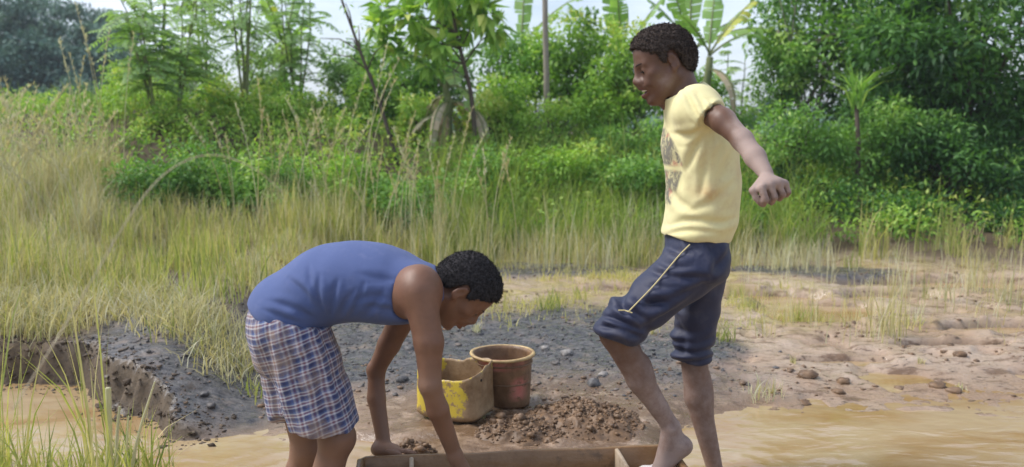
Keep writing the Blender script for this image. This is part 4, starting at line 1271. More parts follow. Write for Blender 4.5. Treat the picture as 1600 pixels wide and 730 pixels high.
# ---- heaps of dug mud
def heap(name, px, py, rx, ry, hh, seed, lb, n=900, dense=.0085):
    g = G(px, py, .06); zb = float(H(g[0], g[1], False)) - .012
    root = empty(name, (g[0], g[1], zb)); tag(root, lb, "mud heap", "heaps of dug mud behind the box")
    na, nr = 150, 56
    a = np.arange(na) * 2 * math.pi / na; q = np.linspace(0, 1, nr)
    A_, Q_ = np.meshgrid(a, q)
    out = 1 + .22 * vnoise(np.stack([np.cos(A_), np.sin(A_), 0 * A_], -1), 2.2, seed)
    x = np.cos(A_) * Q_ * rx * out; y = np.sin(A_) * Q_ * ry * out
    p = np.stack([x + seed, y, 0 * x], -1)
    z = hh * (1 - Q_ ** 1.6) * (1 + .6 * fbm(p, 5, 3, seed)) + (.042 * (.5 - np.abs(fbm(p, 15, 2, seed + 1))) + .022 * (.5 - np.abs(fbm(p, 34, 2, seed + 2)))) * (1 - Q_ ** 4)
    V = np.stack([x, y, z], -1).reshape(-1, 3)
    i_, j_ = np.meshgrid(np.arange(nr - 1), np.arange(na), indexing='ij')
    F = np.stack([i_ * na + j_, i_ * na + (j_ + 1) % na, (i_ + 1) * na + (j_ + 1) % na, (i_ + 1) * na + j_], -1).reshape(-1, 4)[:, ::-1]
    b = mesh_np("mound", V, F, CLOD, root, attrs={"tint": np.clip(fbm(V, 18, 2, 3) * .4, 0, 1)}); b.location = (0, 0, 0)
    rg = np.random.default_rng(seed)
    k = rg.integers(0, len(V), n)
    sz = rg.lognormal(math.log(dense), .5, n).clip(.004, .028)
    bl = [blob(V[j] + [0, 0, sz[q_] * .15], sz[q_] * 1.0, seed * 31 + q_, 2, .62, .72, 3.4) for q_, j in enumerate(k)]
    V2, F2 = join(bl)
    b = mesh_np("clods", V2, F2, CLOD, root, attrs={"tint": np.repeat(rg.random(n) * .25, len(V2) // n)}); b.location = (0, 0, 0)
    b["kind"] = "stuff"
heap("mud_heap", 918, 650, .28, .24, .066, 3, "crumbly brown heap of dug mud right of the bucket, below the raised leg", 1050, .0052)
heap("mud_heap", 812, 668, .20, .14, .035, 8, "lower spread of brown mud reaching left from the big heap", 560, .005)
heap("mud_heap", 648, 694, .085, .05, .022, 12, "small brown mud mound behind the bent man's flat hand", 90, .007)
# ---- pale gravel left in the right compartment of the box
q = onback(1012) + uy * .13
V, F = blob(np.zeros(3), .16, 77, 4, .2, .5, 3.0)
V = V * [.65, .7, 1]; V = V + .006 * fbm(V, 60, 2, 3)[:, None]
t = NT("wet_white_sand"); t.set(Base_Color=t.mix(t.noise(40, 4, .6, t.pos()), (.62, .56, .52), (.74, .70, .68)), Roughness=.4); t.bump(t.noise(120, 3, .6, t.pos()), .4, .004)
o = mesh_np("sand_heap", V, F, t.m); o.location = (q[0], q[1], .012)
tag(o, "whitish heap of wet sand in the right end of the wooden box under the foot", "sand heap")

# ---- buckets
def shell(rf, hf, ht, n=72, prof_n=16, th=.004, lean=(0, 0)):
    """an open vessel: rf(angle, level 0..1) radius vector, hf(angle) rim height"""
    rings = []
    a = np.arange(n) * 2 * math.pi / n
    def ring(lv, inset, zadd=0.0, cap=None):
        xy = rf(a, lv) ; rr = np.hypot(xy[0], xy[1]); xy = xy * (1 - inset / rr)
        z = hf(a) * lv + zadd
        return np.stack([xy[0] + lean[0] * z, xy[1] + lean[1] * z, z], -1)
    lv = np.linspace(0, 1, prof_n)
    rings.append(ring(0, .99 * .05 + .02)); rings.append(ring(0, .006))
    for l in lv: rings.append(ring(max(l, .012), 0))
    for l in lv[::-1]: rings.append(ring(max(l, .03), th))
    rings.append(ring(.03, .06))
    V = np.concatenate(rings + [rings[0].mean(0)[None], rings[-1].mean(0)[None]]); m = len(rings)
    i_, j_ = np.meshgrid(np.arange(m - 1), np.arange(n), indexing='ij')
    F = np.stack([i_ * n + j_, i_ * n + (j_ + 1) % n, (i_ + 1) * n + (j_ + 1) % n, (i_ + 1) * n + j_], -1).reshape(-1, 4)
    T = [(m * n, (j + 2) % n, (j + 1) % n, j) for j in range(0, n, 2)] + [(m * n + 1, (m - 1) * n + j, (m - 1) * n + (j + 1) % n, (m - 1) * n + (j + 2) % n) for j in range(0, n, 2)]
    return V, np.concatenate([F, np.array(T)])
# mud-coated bucket with a rim
gb = G(797, 627, .055); zb = float(H(gb[0], gb[1], False))
bucket = empty("bucket", (gb[0], gb[1], zb + .004)); tag(bucket, "round bucket caked in brown mud with red showing, standing behind the yellow container", "bucket", "buckets on the bank")
t = NT("muddy_red_plastic"); o = t.coord("Object")
sx = t.sep(o)
redm = t.math('MULTIPLY', t.ramp(sx[0], [(.5 + .01, 0.), (.56, 1.)]) if 0 else t.attr("paint"), t.ramp(t.noise(26, 6, .7, o), [(.40, 0.), (.50, 1.)]))
mudc = t.mix(t.ramp(t.noise(12, 6, .7, o), [(.35, 0.), (.65, 1.)]), (.115, .060, .028), (.24, .138, .070))
c = t.mix(redm, mudc, t.mix(t.noise(30, 3, .5, o), (.50, .10, .07), (.62, .30, .24)))
t.set(Base_Color=c, Roughness=t.ramp(t.noise(20, 4, .6, o), [(.3, .35), (.7, .7)])); t.bump(t.noise(30, 6, .7, o), .5, .006)
RED = t.m
rb, rt, hb_ = .088, .132, .235
V, F = shell(lambda a, l: np.array([np.cos(a), np.sin(a)]) * (rb + (rt - rb) * l), lambda a: hb_ + 0 * a, hb_, lean=(-.15, -.03))
V = V + unit(V * [1, 1, 0]) * (.0018 * fbm(V, 18, 3, 5))[:, None]
ang = np.arctan2(V[:, 1], V[:, 0])
paint = np.exp(-((ang + 1.15) / .35) ** 2) * sstep(.16, .12, V[:, 2]) * sstep(.03, .06, V[:, 2]) + .8 * np.exp(-((ang + 2.1) / .5) ** 2) * sstep(.17, .19, V[:, 2]) + .5 * np.exp(-((ang + 1.1) / .25) ** 2) * sstep(.17, .20, V[:, 2])
o = mesh_np("pail", V, F, RED, bucket, attrs={"paint": np.clip(paint, 0, 1)}); o.location = (0, 0, 0)
def ringtube(r, z, w, h_, lean, n=72, name="rim", mat=None, par=None, jit=.0):
    a = np.arange(n) * 2 * math.pi / n
    pr = [(-.5, -.5), (.5, -.5), (.62, 0), (.5, .5), (0, .62), (-.5, .5)]
    V = []
    for ai in a:
        k = 1 + jit * math.sin(ai * 3 + 1)
        for (u, v) in pr:
            zz = z + v * h_ + jit * .12 * math.sin(ai * 2.3)
            V.append([(r * k + u * w) * math.cos(ai) + lean[0] * zz, (r * k + u * w) * math.sin(ai) + lean[1] * zz, zz])
    F = [(i_ * 6 + j, ((i_ + 1) % n) * 6 + j, ((i_ + 1) % n) * 6 + (j + 1) % 6, i_ * 6 + (j + 1) % 6) for i_ in range(n) for j in range(6)]
    o = mesh_np(name, np.array(V), np.array(F), mat, par, attrs={"paint": np.zeros(len(V))}); o.location = (0, 0, 0)
t = NT("muddy_rim"); o = t.coord("Object")
t.set(Base_Color=t.mix(t.ramp(t.noise(22, 5, .7, o), [(.4, 0.), (.62, 1.)]), (.52, .37, .17), (.30, .19, .085)), Roughness=.45); t.bump(t.noise(60, 4, .6, o), .4, .004)
RIM = t.m
ringtube(rt + .006, hb_ - .004, .013, .011, (-.15, -.03), mat=RIM, par=bucket, jit=.012)
ringtube(rt - .004, hb_ - .036, .005, .006, (-.15, -.03), name="rib", mat=RED, par=bucket)
ringtube(rb + .022, .112, .0035, .005, (-.15, -.03), name="rib", mat=RED, par=bucket)

# cut-open yellow container
gy_ = G(712, 646, .05); zb = float(H(gy_[0], gy_[1], False))
can = empty("container", (gy_[0], gy_[1], zb + .004), rad(-24)); tag(can, "cut-open yellow plastic container half covered in mud, beside the bent man's arm", "container", "buckets on the bank")
t = NT("muddy_yellow_plastic"); o = t.coord("Object")
pm = t.math('ADD', t.math('MULTIPLY', t.attr("paint"), .70), t.math('MULTIPLY', t.math('SUBTRACT', t.noise(17, 7, .78, o), .5), 2.6))
mudc = t.mix(t.ramp(t.noise(9, 6, .7, o), [(.35, 0.), (.65, 1.)]), (.20, .115, .050), (.42, .29, .165))
c = t.mix(t.ramp(pm, [(.46, 0.), (.54, 1.)]), mudc, t.mix(t.noise(12, 4, .6, o), (.66, .50, .025), (.56, .42, .07)))
t.set(Base_Color=c, Roughness=t.ramp(t.noise(16, 4, .6, o), [(.3, .3), (.7, .65)])); t.bump(t.noise(28, 6, .7, o), .5, .006)
YEL = t.m
def rfy(a, l):
    e = 5.0
    c, s = np.cos(a), np.sin(a)
    hx, hy = .150 - .006 * l, .118 - .004 * l
    r = (np.abs(c / hx) ** e + np.abs(s / hy) ** e) ** (-1 / e)
    r = r * (1 - .18 * max(0, .10 - l) / .10)
    return np.array([c * r, s * r])
def hfy(a):
    return .205 + .022 * np.sin(a + .5) + .012 * np.sin(2 * a + 1) + .006 * vnoise(np.stack([np.cos(a), np.sin(a), 0 * a], -1), 5, 3)
V, F = shell(rfy, hfy, .2, 96, 18, .0035)
V = V + unit(V * [1, 1, 0]) * (.003 * fbm(V, 8, 3, 9))[:, None]
rw = np.array([[math.cos(rad(-24)), -math.sin(rad(-24))], [math.sin(rad(-24)), math.cos(rad(-24))]])
vw = V[:, :2] @ rw.T
rad_ = np.hypot(*rfy(np.arctan2(V[:, 1], V[:, 0]), .5))
outside = (np.hypot(V[:, 0], V[:, 1]) > rad_ - .0022)
paint = sstep(.085, .02, vw[:, 0]) * outside * (.1 + .75 * sstep(.0, .05, V[:, 2])) + .5 * (~outside) * sstep(-.02, -.08, vw[:, 0]) + .45 * (~outside) * sstep(.15, .2, V[:, 2])
o = mesh_np("tub", V, F, YEL, can, attrs={"paint": np.clip(paint, 0, 1)}); o.location = (0, 0, 0)
t = NT("hole_shade"); t.set(Base_Color=(.012, .009, .007), Roughness=.9); HOLE = t.m  # solid near-black discs: shade inside the holes is put into the colour
for (ha, hz) in ((rad(-18), .178), (rad(-22), .045)):
    xy = rfy(np.array([ha]), .6)[:, 0]; c = np.array([xy[0], xy[1], hz]); nrm = unit(np.array([1, -.1, 0]))
    V, F = tube([c - nrm * .001, c + nrm * .0015], [.006, .006], 10)
    o = mesh_np("hole_disc", V, F, HOLE, can); o.location = (0, 0, 0)
# ================================================================ VEGETATION
def leaf_mat(name, stops, rough=.5, transl=.35, tcol=(1.25, 1.35, .55)):
    t = NT(name)
    kk = (1.55 if 'dark' in name else 1.9) if name.startswith('leaf') else 1.22
    g_ = .88 if name.startswith('leaf') and 'dead' not in name else 1.0
    stops = [(p_, (min(.62, c_[0] * kk * g_), min(.62, c_[1] * kk), min(.62, c_[2] * kk * 1.08))) for p_, c_ in stops]
    c = t.ramp(t.attr("tint"), stops)
    c = t.mix(.5, c, t.mix(1.0, c, t.ramp(t.noise(3.0, 3, .6, t.pos()), [(.3, (.7, .72, .65)), (.7, (1.3, 1.25, 1.2))]), 'MULTIPLY'))
    t.set(Base_Color=c, Roughness=rough)
    t.b.inputs["Specular IOR Level"].default_value = .35
    tr = t.n.new("ShaderNodeBsdfTranslucent"); mx = t.n.new("ShaderNodeMixShader")
    t.l.new(t.mix(1.0, c, tcol, 'MULTIPLY'), tr.inputs[0])
    mx.inputs[0].default_value = transl
    t.l.new(t.b.outputs[0], mx.inputs[1]); t.l.new(tr.outputs[0], mx.inputs[2]); t.l.new(mx.outputs[0], t.out.inputs[0])
    return t.m
LF_BRIGHT = leaf_mat("leaf_bright_green", [(0, (.055, .105, .018)), (.45, (.135, .215, .034)), (.8, (.235, .31, .055)), (1, (.35, .35, .09))])
LF_MID = leaf_mat("leaf_mid_green", [(0, (.036, .075, .020)), (.5, (.085, .160, .032)), (.85, (.155, .24, .050)), (1, (.25, .30, .08))])
LF_DARK = leaf_mat("leaf_dark_green", [(0, (.016, .045, .014)), (.5, (.045, .105, .024)), (.85, (.10, .19, .040)), (1, (.19, .27, .075))])
LF_FAR = leaf_mat("leaf_haze_blue", [(0, (.030, .060, .048)), (.5, (.060, .10, .075)), (1, (.12, .17, .11))], .7, .15, (1, 1.1, .8))  # eucalyptus-like green with the blue of distance haze put into the colour
LF_PALE = leaf_mat("leaf_feathery", [(0, (.10, .155, .055)), (.5, (.17, .235, .085)), (1, (.28, .34, .15))], .6, .4)
LF_BANANA = leaf_mat("leaf_banana", [(0, (.07, .13, .03)), (.5, (.15, .225, .06)), (.85, (.25, .31, .12)), (1, (.46, .36, .06))], .4, .45)
LF_DEAD = leaf_mat("leaf_dead", [(0, (.09, .06, .035)), (.5, (.20, .15, .09)), (1, (.36, .30, .21))], .85, .2, (1, .9, .7))
GR_DRY = leaf_mat("grass_dry", [(0, (.17, .22, .06)), (.25, (.32, .32, .12)), (.55, (.46, .41, .22)), (1, (.60, .53, .37))], .6, .4, (1.15, 1.1, .6))
GR_YG = leaf_mat("grass_yellow_green", [(0, (.11, .16, .035)), (.4, (.23, .27, .075)), (.75, (.37, .365, .13)), (1, (.50, .43, .22))], .55, .42)
GR_GREEN = leaf_mat("grass_green", [(0, (.05, .11, .02)), (.5, (.13, .22, .04)), (1, (.27, .33, .08))], .5, .42)
def bark_mat(name, a, b):
    t = NT(name); o = t.pos()
    t.set(Base_Color=t.mix(t.noise(14, 5, .65, t.mapping(o, (1, 1, .25))), a, b), Roughness=.85)
    t.bump(t.noise(30, 4, .6, t.mapping(o, (1, 1, .2))), .5, .01)
    return t.m
BARK_D = bark_mat("bark_dark", (.045, .032, .024), (.12, .09, .065))
BARK_P = bark_mat("bark_pale", (.20, .17, .14), (.38, .33, .28))
BARK_G = bark_mat("bark_green_stem", (.10, .14, .05), (.26, .27, .12))

RV = np.random.default_rng(77)
def leaves(pos, d, n, L, W, droop=.12, fold=.10):
    """one five-point leaf per row"""
    N = len(pos); L = np.broadcast_to(L, (N,))[:, None]; W = np.broadcast_to(W, (N,))[:, None]
    d = unit(d); s = unit(np.cross(n, d)); u = np.cross(d, s)
    v = np.stack([pos,
                  pos + d * L * .40 + s * W * .5 + u * L * fold,
                  pos + d * L * .46,
                  pos + d * L * .40 - s * W * .5 + u * L * fold,
                  pos + d * L - u * L * droop], 1)
    f = np.array([[0, 3, 2], [0, 2, 1], [3, 4, 2], [2, 4, 1]])
    return v.reshape(-1, 3), (np.arange(N)[:, None, None] * 5 + f).reshape(-1, 3)
def rnd_dirs(N, rng=None):
    return unit((rng or RV).normal(0, 1, (N, 3)))
def crown(clumps, L, W, tint0=.5, tvar=.22, up=.35, out=.8, seed=0, flat=.8, shell=.6):
    """clumps: (x, y, z, radius, leaves)"""
    rng = np.random.default_rng(seed + 1000)
    VS, FS, TS, o = [], [], [], 0
    for (x, y, z, r, n) in clumps:
        n = int(n)
        u = rnd_dirs(n, rng); q = rng.random(n) ** shell
        lump = 1 + .35 * vnoise(u * 1.0 + x * 3, 2.0, seed)
        p = np.array([x, y, z]) + u * (q * r * lump)[:, None] * [1, 1, flat]
        d = unit(u * out + rnd_dirs(n, rng) * .8 + [0, 0, -.15])
        nn = unit(rnd_dirs(n, rng) * .7 + [0, 0, 1])
        v, f = leaves(p, d, nn, L * rng.uniform(.6, 1.25, n), W * rng.uniform(.7, 1.25, n))
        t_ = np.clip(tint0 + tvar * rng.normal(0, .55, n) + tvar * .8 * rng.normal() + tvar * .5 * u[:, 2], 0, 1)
        VS.append(v); FS.append(f + o); TS.append(np.repeat(t_, 5)); o += len(v)
    return np.concatenate(VS), np.concatenate(FS), np.concatenate(TS)
def clump_field(c, rx, ry, rz, n, r, leaves_n, seed, bottom=-1.0):
    rng = np.random.default_rng(seed)
    out = []
    while len(out) < n:
        u = rng.uniform(-1, 1, 3)
        if np.linalg.norm(u) > 1 or u[2] < bottom: continue
        k = rng.uniform(.6, 1.35)
        out.append((c[0] + u[0] * rx, c[1] + u[1] * ry, c[2] + u[2] * rz, r * k, leaves_n * k * k))
    return out
def gz(x, y): return float(H(x, y, False))
def limbs(base, clumps, r0, seed, mat, root, fork=.45, nmax=26, lean=None, name="trunk"):
    rng = np.random.default_rng(seed + 5)
    b = np.asarray(base, float)
    C = np.array([c[:3] for c in clumps]); top = C.mean(0) if lean is None else np.asarray(lean, float)
    path = np.array([b, b * (1 - fork) + top * fork + rng.normal(0, .05, 3), top + [0, 0, .1 * (C[:, 2].max() - top[2])]])
    tt = np.linspace(0, 1, 9)[:, None]
    pts = path[0] * (1 - tt) ** 2 + 2 * tt * (1 - tt) * path[1] + path[2] * tt ** 2
    parts = [tube(pts, np.linspace(r0, r0 * .35, 9), 8)]
    for k in rng.permutation(len(C))[:nmax]:
        s = rng.uniform(fork * .7, .95); i_ = int(s * 8)
        a = pts[i_]; e = C[k]; m = (a + e) / 2 + rng.normal(0, .06, 3) + [0, 0, .08]
        q = np.linspace(0, 1, 6)[:, None]
        pp = a * (1 - q) ** 2 + 2 * q * (1 - q) * m + e * q ** 2
        parts.append(tube(pp, np.linspace(r0 * .32, r0 * .08, 6), 5))
    V, F = join(parts)
    return mesh_np(name, V, F, mat, root)
def plant(name, base, clumps, L, W, lmat, r0, bmat, label, cat, group=None, tint=.5, tvar=.22, seed=0, fork=.45, nmax=26, lean=None, up=.35, flat=.8, shell=.45, stem="trunk"):
    root = empty(name, tuple(base)); tag(root, label, cat, group)
    V, F, T = crown(clumps, L, W, tint, tvar, up, .8, seed, flat, shell)
    mesh_np("crown" if stem == "trunk" else "foliage", V, F, lmat, root, smooth=False, attrs={"tint": T})
    limbs(base, clumps, r0, seed, bmat, root, fork, nmax, lean, stem)
    return root
def on_ground(px, Yd, zguess=.8):
    x = P(px, 300, Yd)[0]; return np.array([x, Yd, gz(x, Yd)])

GT = "trees and shrubs on the slope behind the men"
# ---- right-hand wall of broad-leaved trees and shrubs
def PC(px, py, Yd): return P(px, py, Yd)
def bushy(name, px, py, Yd, wpx, hpx, dep, n, r, ln, L, W, lmat, r0, bmat, label, cat, seed, tint=.5, bottom=-1.0, base_px=None, **kw):
    c = PC(px, py, Yd)
    cl = clump_field(c, wpx * Yd / FPX, dep, hpx * Yd / FPX, n, r, ln, seed, bottom)
    b = on_ground(base_px if base_px is not None else px, Yd)
    b[2] -= .05
    return plant(name, b, cl, L, W, lmat, r0, bmat, label, cat, kw.pop("group", GT), tint, seed=seed, **kw)
bushy("broadleaf_tree", 1530, 90, 10.6, 190, 180, 1.0, 78, .36, 215, .125, .045, LF_DARK, .10, BARK_D, "dense dark green broadleaf tree filling the top right corner", "tree", 1, .52)
bushy("broadleaf_tree", 1780, 120, 10.4, 170, 240, 1.0, 30, .42, 150, .11, .04, LF_DARK, .10, BARK_D, "dark broadleaf tree cut off by the right edge of the view", "tree", 2, .42)
bushy("broadleaf_tree", 1310, 30, 12.0, 140, 120, .9, 56, .34, 150, .115, .044, LF_MID, .055, BARK_P, "green tree with a pale slanting limb right of the standing man's arm", "tree", 3, .55, base_px=1292, lean=PC(1215, 60, 12))
bushy("shrub", 1490, 285, 9.6, 120, 90, .55, 34, .24, 190, .080, .030, LF_DARK, .03, BARK_D, "dark leafy shrub at the foot of the right-hand trees", "shrub", 4, .50, stem="stem")
bushy("shrub", 1600, 330, 9.3, 85, 80, .5, 22, .22, 170, .075, .028, LF_DARK, .03, BARK_D, "darkest shrub touching the right edge above the mud flat", "shrub", 5, .30, stem="stem")
bushy("shrub", 1525, 348, 8.9, 75, 34, .35, 18, .17, 170, .070, .026, LF_DARK, .02, BARK_D, "low dark shrub overhanging the mud flat near the right edge", "shrub", 91, .42, stem="stem")
bushy("shrub", 1420, 345, 9.0, 60, 30, .35, 14, .16, 160, .065, .024, LF_DARK, .02, BARK_D, "low dark shrub overhanging the mud flat above the reed tufts", "shrub", 92, .52, stem="stem")
bushy("shrub", 1360, 225, 9.9, 95, 60, .55, 26, .22, 190, .070, .027, LF_MID, .03, BARK_D, "bright leafy shrub below the strap-leaved clump", "shrub", 6, .55, stem="stem")
bushy("shrub", 1235, 225, 9.7, 70, 55, .5, 22, .20, 170, .070, .026, LF_MID, .03, BARK_D, "green shrub directly behind the standing man's fist", "shrub", 7, .62, stem="stem")
bushy("shrub", 1330, 320, 9.2, 95, 40, .35, 20, .17, 150, .060, .022, LF_DARK, .02, BARK_D, "low dark bush above the mud flat, right of the fist", "shrub", 8, .55, stem="stem")
bushy("shrub", 1200, 300, 9.4, 60, 45, .35, 14, .17, 150, .060, .022, LF_DARK, .02, BARK_D, "dark hollow bush behind the standing man's back pocket and wrist", "shrub", 9, .25, stem="stem")
bushy("broadleaf_tree", 1420, 130, 11.2, 110, 120, .7, 40, .30, 170, .10, .038, LF_DARK, .06, BARK_D, "dark leafy tree between the slanting limb and the corner tree", "tree", 10, .45)
# ---- centre: bushes, saplings
bushy("broadleaf_tree", 905, 110, 11.5, 54, 80, .5, 34, .22, 160, .085, .040, LF_BRIGHT, .035, BARK_D, "round bright green tree just right of the thin pole trunk", "tree", 20, .42)
bushy("broadleaf_tree", 1000, 130, 11.0, 58, 80, .5, 34, .21, 150, .075, .033, LF_BRIGHT, .03, BARK_D, "loose light green tree behind the standing man's face", "tree", 21, .60)
bushy("broadleaf_tree", 800, 120, 12.5, 62, 70, .5, 28, .22, 110, .085, .040, LF_MID, .03, BARK_D, "thin-leaved tree with sky gaps left of the pole trunk", "tree", 22, .55)
bushy("broadleaf_tree", 640, 120, 12.0, 80, 80, .6, 30, .24, 120, .095, .042, LF_MID, .035, BARK_D, "airy green tree left of the leaning dark trunk", "tree", 23, .60)
bushy("shrub", 560, 185, 11.2, 60, 30, .5, 14, .20, 130, .07, .03, LF_DARK, .02, BARK_D, "dark round shrub behind the bare crooked tree", "shrub", 24, .5, stem="stem")
bushy("shrub", 765, 175, 10.9, 40, 34, .4, 12, .17, 110, .075, .034, LF_BRIGHT, .02, BARK_D, "yellow-green shrub at the foot of the leaning trunk", "shrub", 25, .85, stem="stem")
bushy("shrub", 660, 185, 10.8, 40, 32, .4, 12, .16, 110, .07, .03, LF_BRIGHT, .02, BARK_D, "pale green shrub between crooked tree and shaggy stem", "shrub", 26, .72, stem="stem")
bushy("shrub", 1120, 190, 11.5, 70, 26, .5, 14, .18, 110, .07, .03, LF_MID, .02, BARK_D, "green shrub low behind the standing man's shoulder", "shrub", 27, .6, stem="stem")
bushy("shrub", 865, 195, 10.6, 60, 40, .45, 18, .19, 150, .06, .025, LF_BRIGHT, .02, BARK_D, "bright shrub at the foot of the pole trunk", "shrub", 28, .55, stem="stem")
bushy("shrub", 985, 215, 10.2, 55, 42, .4, 18, .18, 150, .055, .022, LF_MID, .02, BARK_D, "leafy green shrub left of the standing man's chest", "shrub", 29, .6, stem="stem")
for k, (px, py, Yd, w, h_, mt, ti, lb) in enumerate([
    (470, 165, 11.0, 60, 34, LF_BRIGHT, .70, "low pale bush left of the bare crooked tree"), (590, 150, 11.3, 40, 50, LF_BRIGHT, .50, "bush rising right behind the bare crooked tree"),
    (200, 150, 12.4, 40, 40, LF_BRIGHT, .80, "pale loose bush behind the low feathery sapling"), (300, 125, 12.8, 55, 48, LF_PALE, .65, "tall pale loose bush behind the feathery saplings"), (430, 115, 12.9, 45, 50, LF_PALE, .60, "pale loose bush behind the wind-blown banana plant"), (545, 110, 12.6, 30, 44, LF_PALE, .55, "pale airy bush touching the bare crooked tree"),
    (690, 130, 11.8, 46, 52, LF_MID, .60, "leafy bush behind the shaggy banana stem"), (790, 165, 11.2, 44, 48, LF_BRIGHT, .62, "pale bush right of the leaning dark trunk"),
    (835, 100, 11.9, 34, 60, LF_MID, .62, "narrow tall bush left of the pole trunk"), (945, 165, 10.8, 42, 52, LF_BRIGHT, .52, "bush between the round tree and the standing man's chin"),
    (1080, 150, 11.9, 50, 40, LF_MID, .55, "bush behind the standing man's neck"), (1215, 120, 11.6, 45, 70, LF_MID, .55, "upright bush left of the pale slanting limb"),
    (350, 175, 10.9, 60, 44, LF_BRIGHT, .66, "pale bush among the feathery saplings")]):
    bushy("shrub", px, py, Yd, w, h_, .4, 20, .18, 125, .075, .034, mt, .02, BARK_D, lb, "shrub", 80 + k, ti, stem="stem")
# shrubs along the foot of the slope
for k, (px, py, Yd, w, h_, mt, ti, lb) in enumerate([
    (330, 282, 8.9, 75, 34, LF_MID, .72, "dark leafy shrub above the dry grass left of centre"),
    (236, 300, 8.7, 48, 30, LF_MID, .45, "dark shrub at the left end of the green slope"),
    (420, 300, 8.9, 40, 34, LF_MID, .62, "light green shrub right above the bent man's hips"),
    (530, 290, 9.3, 60, 30, LF_BRIGHT, .50, "green shrub among the tall seed stalks"),
    (640, 318, 9.1, 60, 28, LF_MID, .55, "dark bush in the hollow above the bent man's shoulder"),
    (760, 290, 9.2, 60, 40, LF_MID, .70, "broad green bush at the middle of the slope"),
    (880, 268, 9.4, 60, 40, LF_BRIGHT, .55, "fresh green bush right of the middle of the slope"),
    (980, 290, 9.2, 45, 36, LF_MID, .50, "green bush beside the yellow shirt's lower front"),
    (1180, 350, 9.0, 45, 22, LF_MID, .62, "small bush behind the navy trousers' back")]):
    bushy("shrub", px, py, Yd - .45 * (px < 700), w * 1.25, h_ * 1.3, .45, 24, .18, 165, .060, .025, mt, .018, BARK_D, lb, "shrub", 40 + k, ti, stem="stem")

# ---- undergrowth covering the slope: one mass
rng = np.random.default_rng(21)
n = 1800
X = rng.uniform(-6.5, 6.5, n); Yd = rng.uniform(8.3, 12.3, n)
cl, tn = [], []
for x, y in zip(X, Yd):
    k = rng.uniform(.6, 1.3)
    cl.append((x, y, gz(x, y) + .10 * k, .19 * k, 26 * k))
V, F, T = crown(cl, .072, .028, .66, .26, seed=60, flat=.9)
dk = sstep(.10, -.35, fbm(V, 1.1, 3, 7)) * .3
tag(mesh_np("undergrowth", V, F, LF_BRIGHT, smooth=False, attrs={"tint": np.clip(T - dk, 0, 1)}), "low leafy undergrowth covering the slope behind the men", "undergrowth", kind="stuff")

# ---- grass
def blades(base, h, az, bend, w, seg=3):
    N = len(base); h = h[:, None]; b = bend[:, None]; w = w[:, None]
    hd = np.stack([np.cos(az), np.sin(az), 0 * az], 1); sd = np.stack([-np.sin(az), np.cos(az), 0 * az], 1)
    tw = RV.uniform(-1.2, 1.2, N)
    sd = sd * np.cos(tw)[:, None] + hd * np.sin(tw)[:, None]
    ts = np.linspace(0, 1, seg + 1)
    rows = []
    for k, t in enumerate(ts):
        c = base + hd * h * b * t * t + np.array([0, 0, 1.0]) * h * (t - .42 * b * t ** 2.2)
        ww = w * (1.0, .92, .62, .3)[k] if k < seg else 0
        if k < seg: rows += [c - sd * ww / 2, c + sd * ww / 2]
        else: rows.append(c)
    m = len(rows)
    V = np.stack(rows, 1).reshape(-1, 3)
    q = [[2 * k, 2 * k + 1, 2 * k + 3, 2 * k + 2] for k in range(seg - 1)]
    off = (np.arange(N) * m)[:, None, None]
    Q = (off + np.array(q)).reshape(-1, 4); T = (off + np.array([[2 * seg - 2, 2 * seg - 1, 2 * seg]])).reshape(-1, 3)
    return V, Q, T, m
def hnoise(x, y, s=1.9, seed=5):
    return .62 + .75 * sstep(-.35, .45, fbm(np.stack([x, y, 0 * x], 1), s, 3, seed))
def grass(name, tx, ty, per, hmin, hmax, w, mat, tint, tvar, label, seed, bend=(.1, .7), spread=.05, hfun=None, kind="stuff", cat="grass", z=None, parent=None, tintf=None):
    rng = np.random.default_rng(seed)
    n = len(tx); per_ = np.maximum(3, rng.poisson(per, n)); idx = np.repeat(np.arange(n), per_)
    N = len(idx)
    hs = rng.uniform(.75, 1.2, n)[idx]
    x = np.asarray(tx)[idx] + rng.normal(0, spread, N); y = np.asarray(ty)[idx] + rng.normal(0, spread, N)
    zz = H(x, y, False) if z is None else np.full(N, z)
    h = rng.uniform(hmin, hmax, N) * hs
    if hfun is not None: h = h * hfun(x, y)
    az = rng.uniform(0, 6.28, N); bd = rng.uniform(*bend, N) * rng.random(N) ** .5
    ww = w * rng.uniform(.6, 1.3, N)
    V, Q, T, m = blades(np.stack([x, y, zz - .02], 1), h, az, bd, ww)
    ti = tint + tvar * rng.normal(0, .6, n)[idx] + tvar * rng.normal(0, .7, N)
    ti = np.repeat(ti, 1)
    if tintf is not None: ti = ti + tintf(x, y)
    o = mesh_np(name, V, [Q, T], mat, parent, smooth=False, attrs={"tint": np.clip(np.repeat(ti, m) + np.tile(np.r_[np.repeat([.12, .02, -.04], 2), 0.06][:m], N), 0, 1)})
    if kind: tag(o, label, cat, kind=kind)
    return o
rng = np.random.default_rng(31)
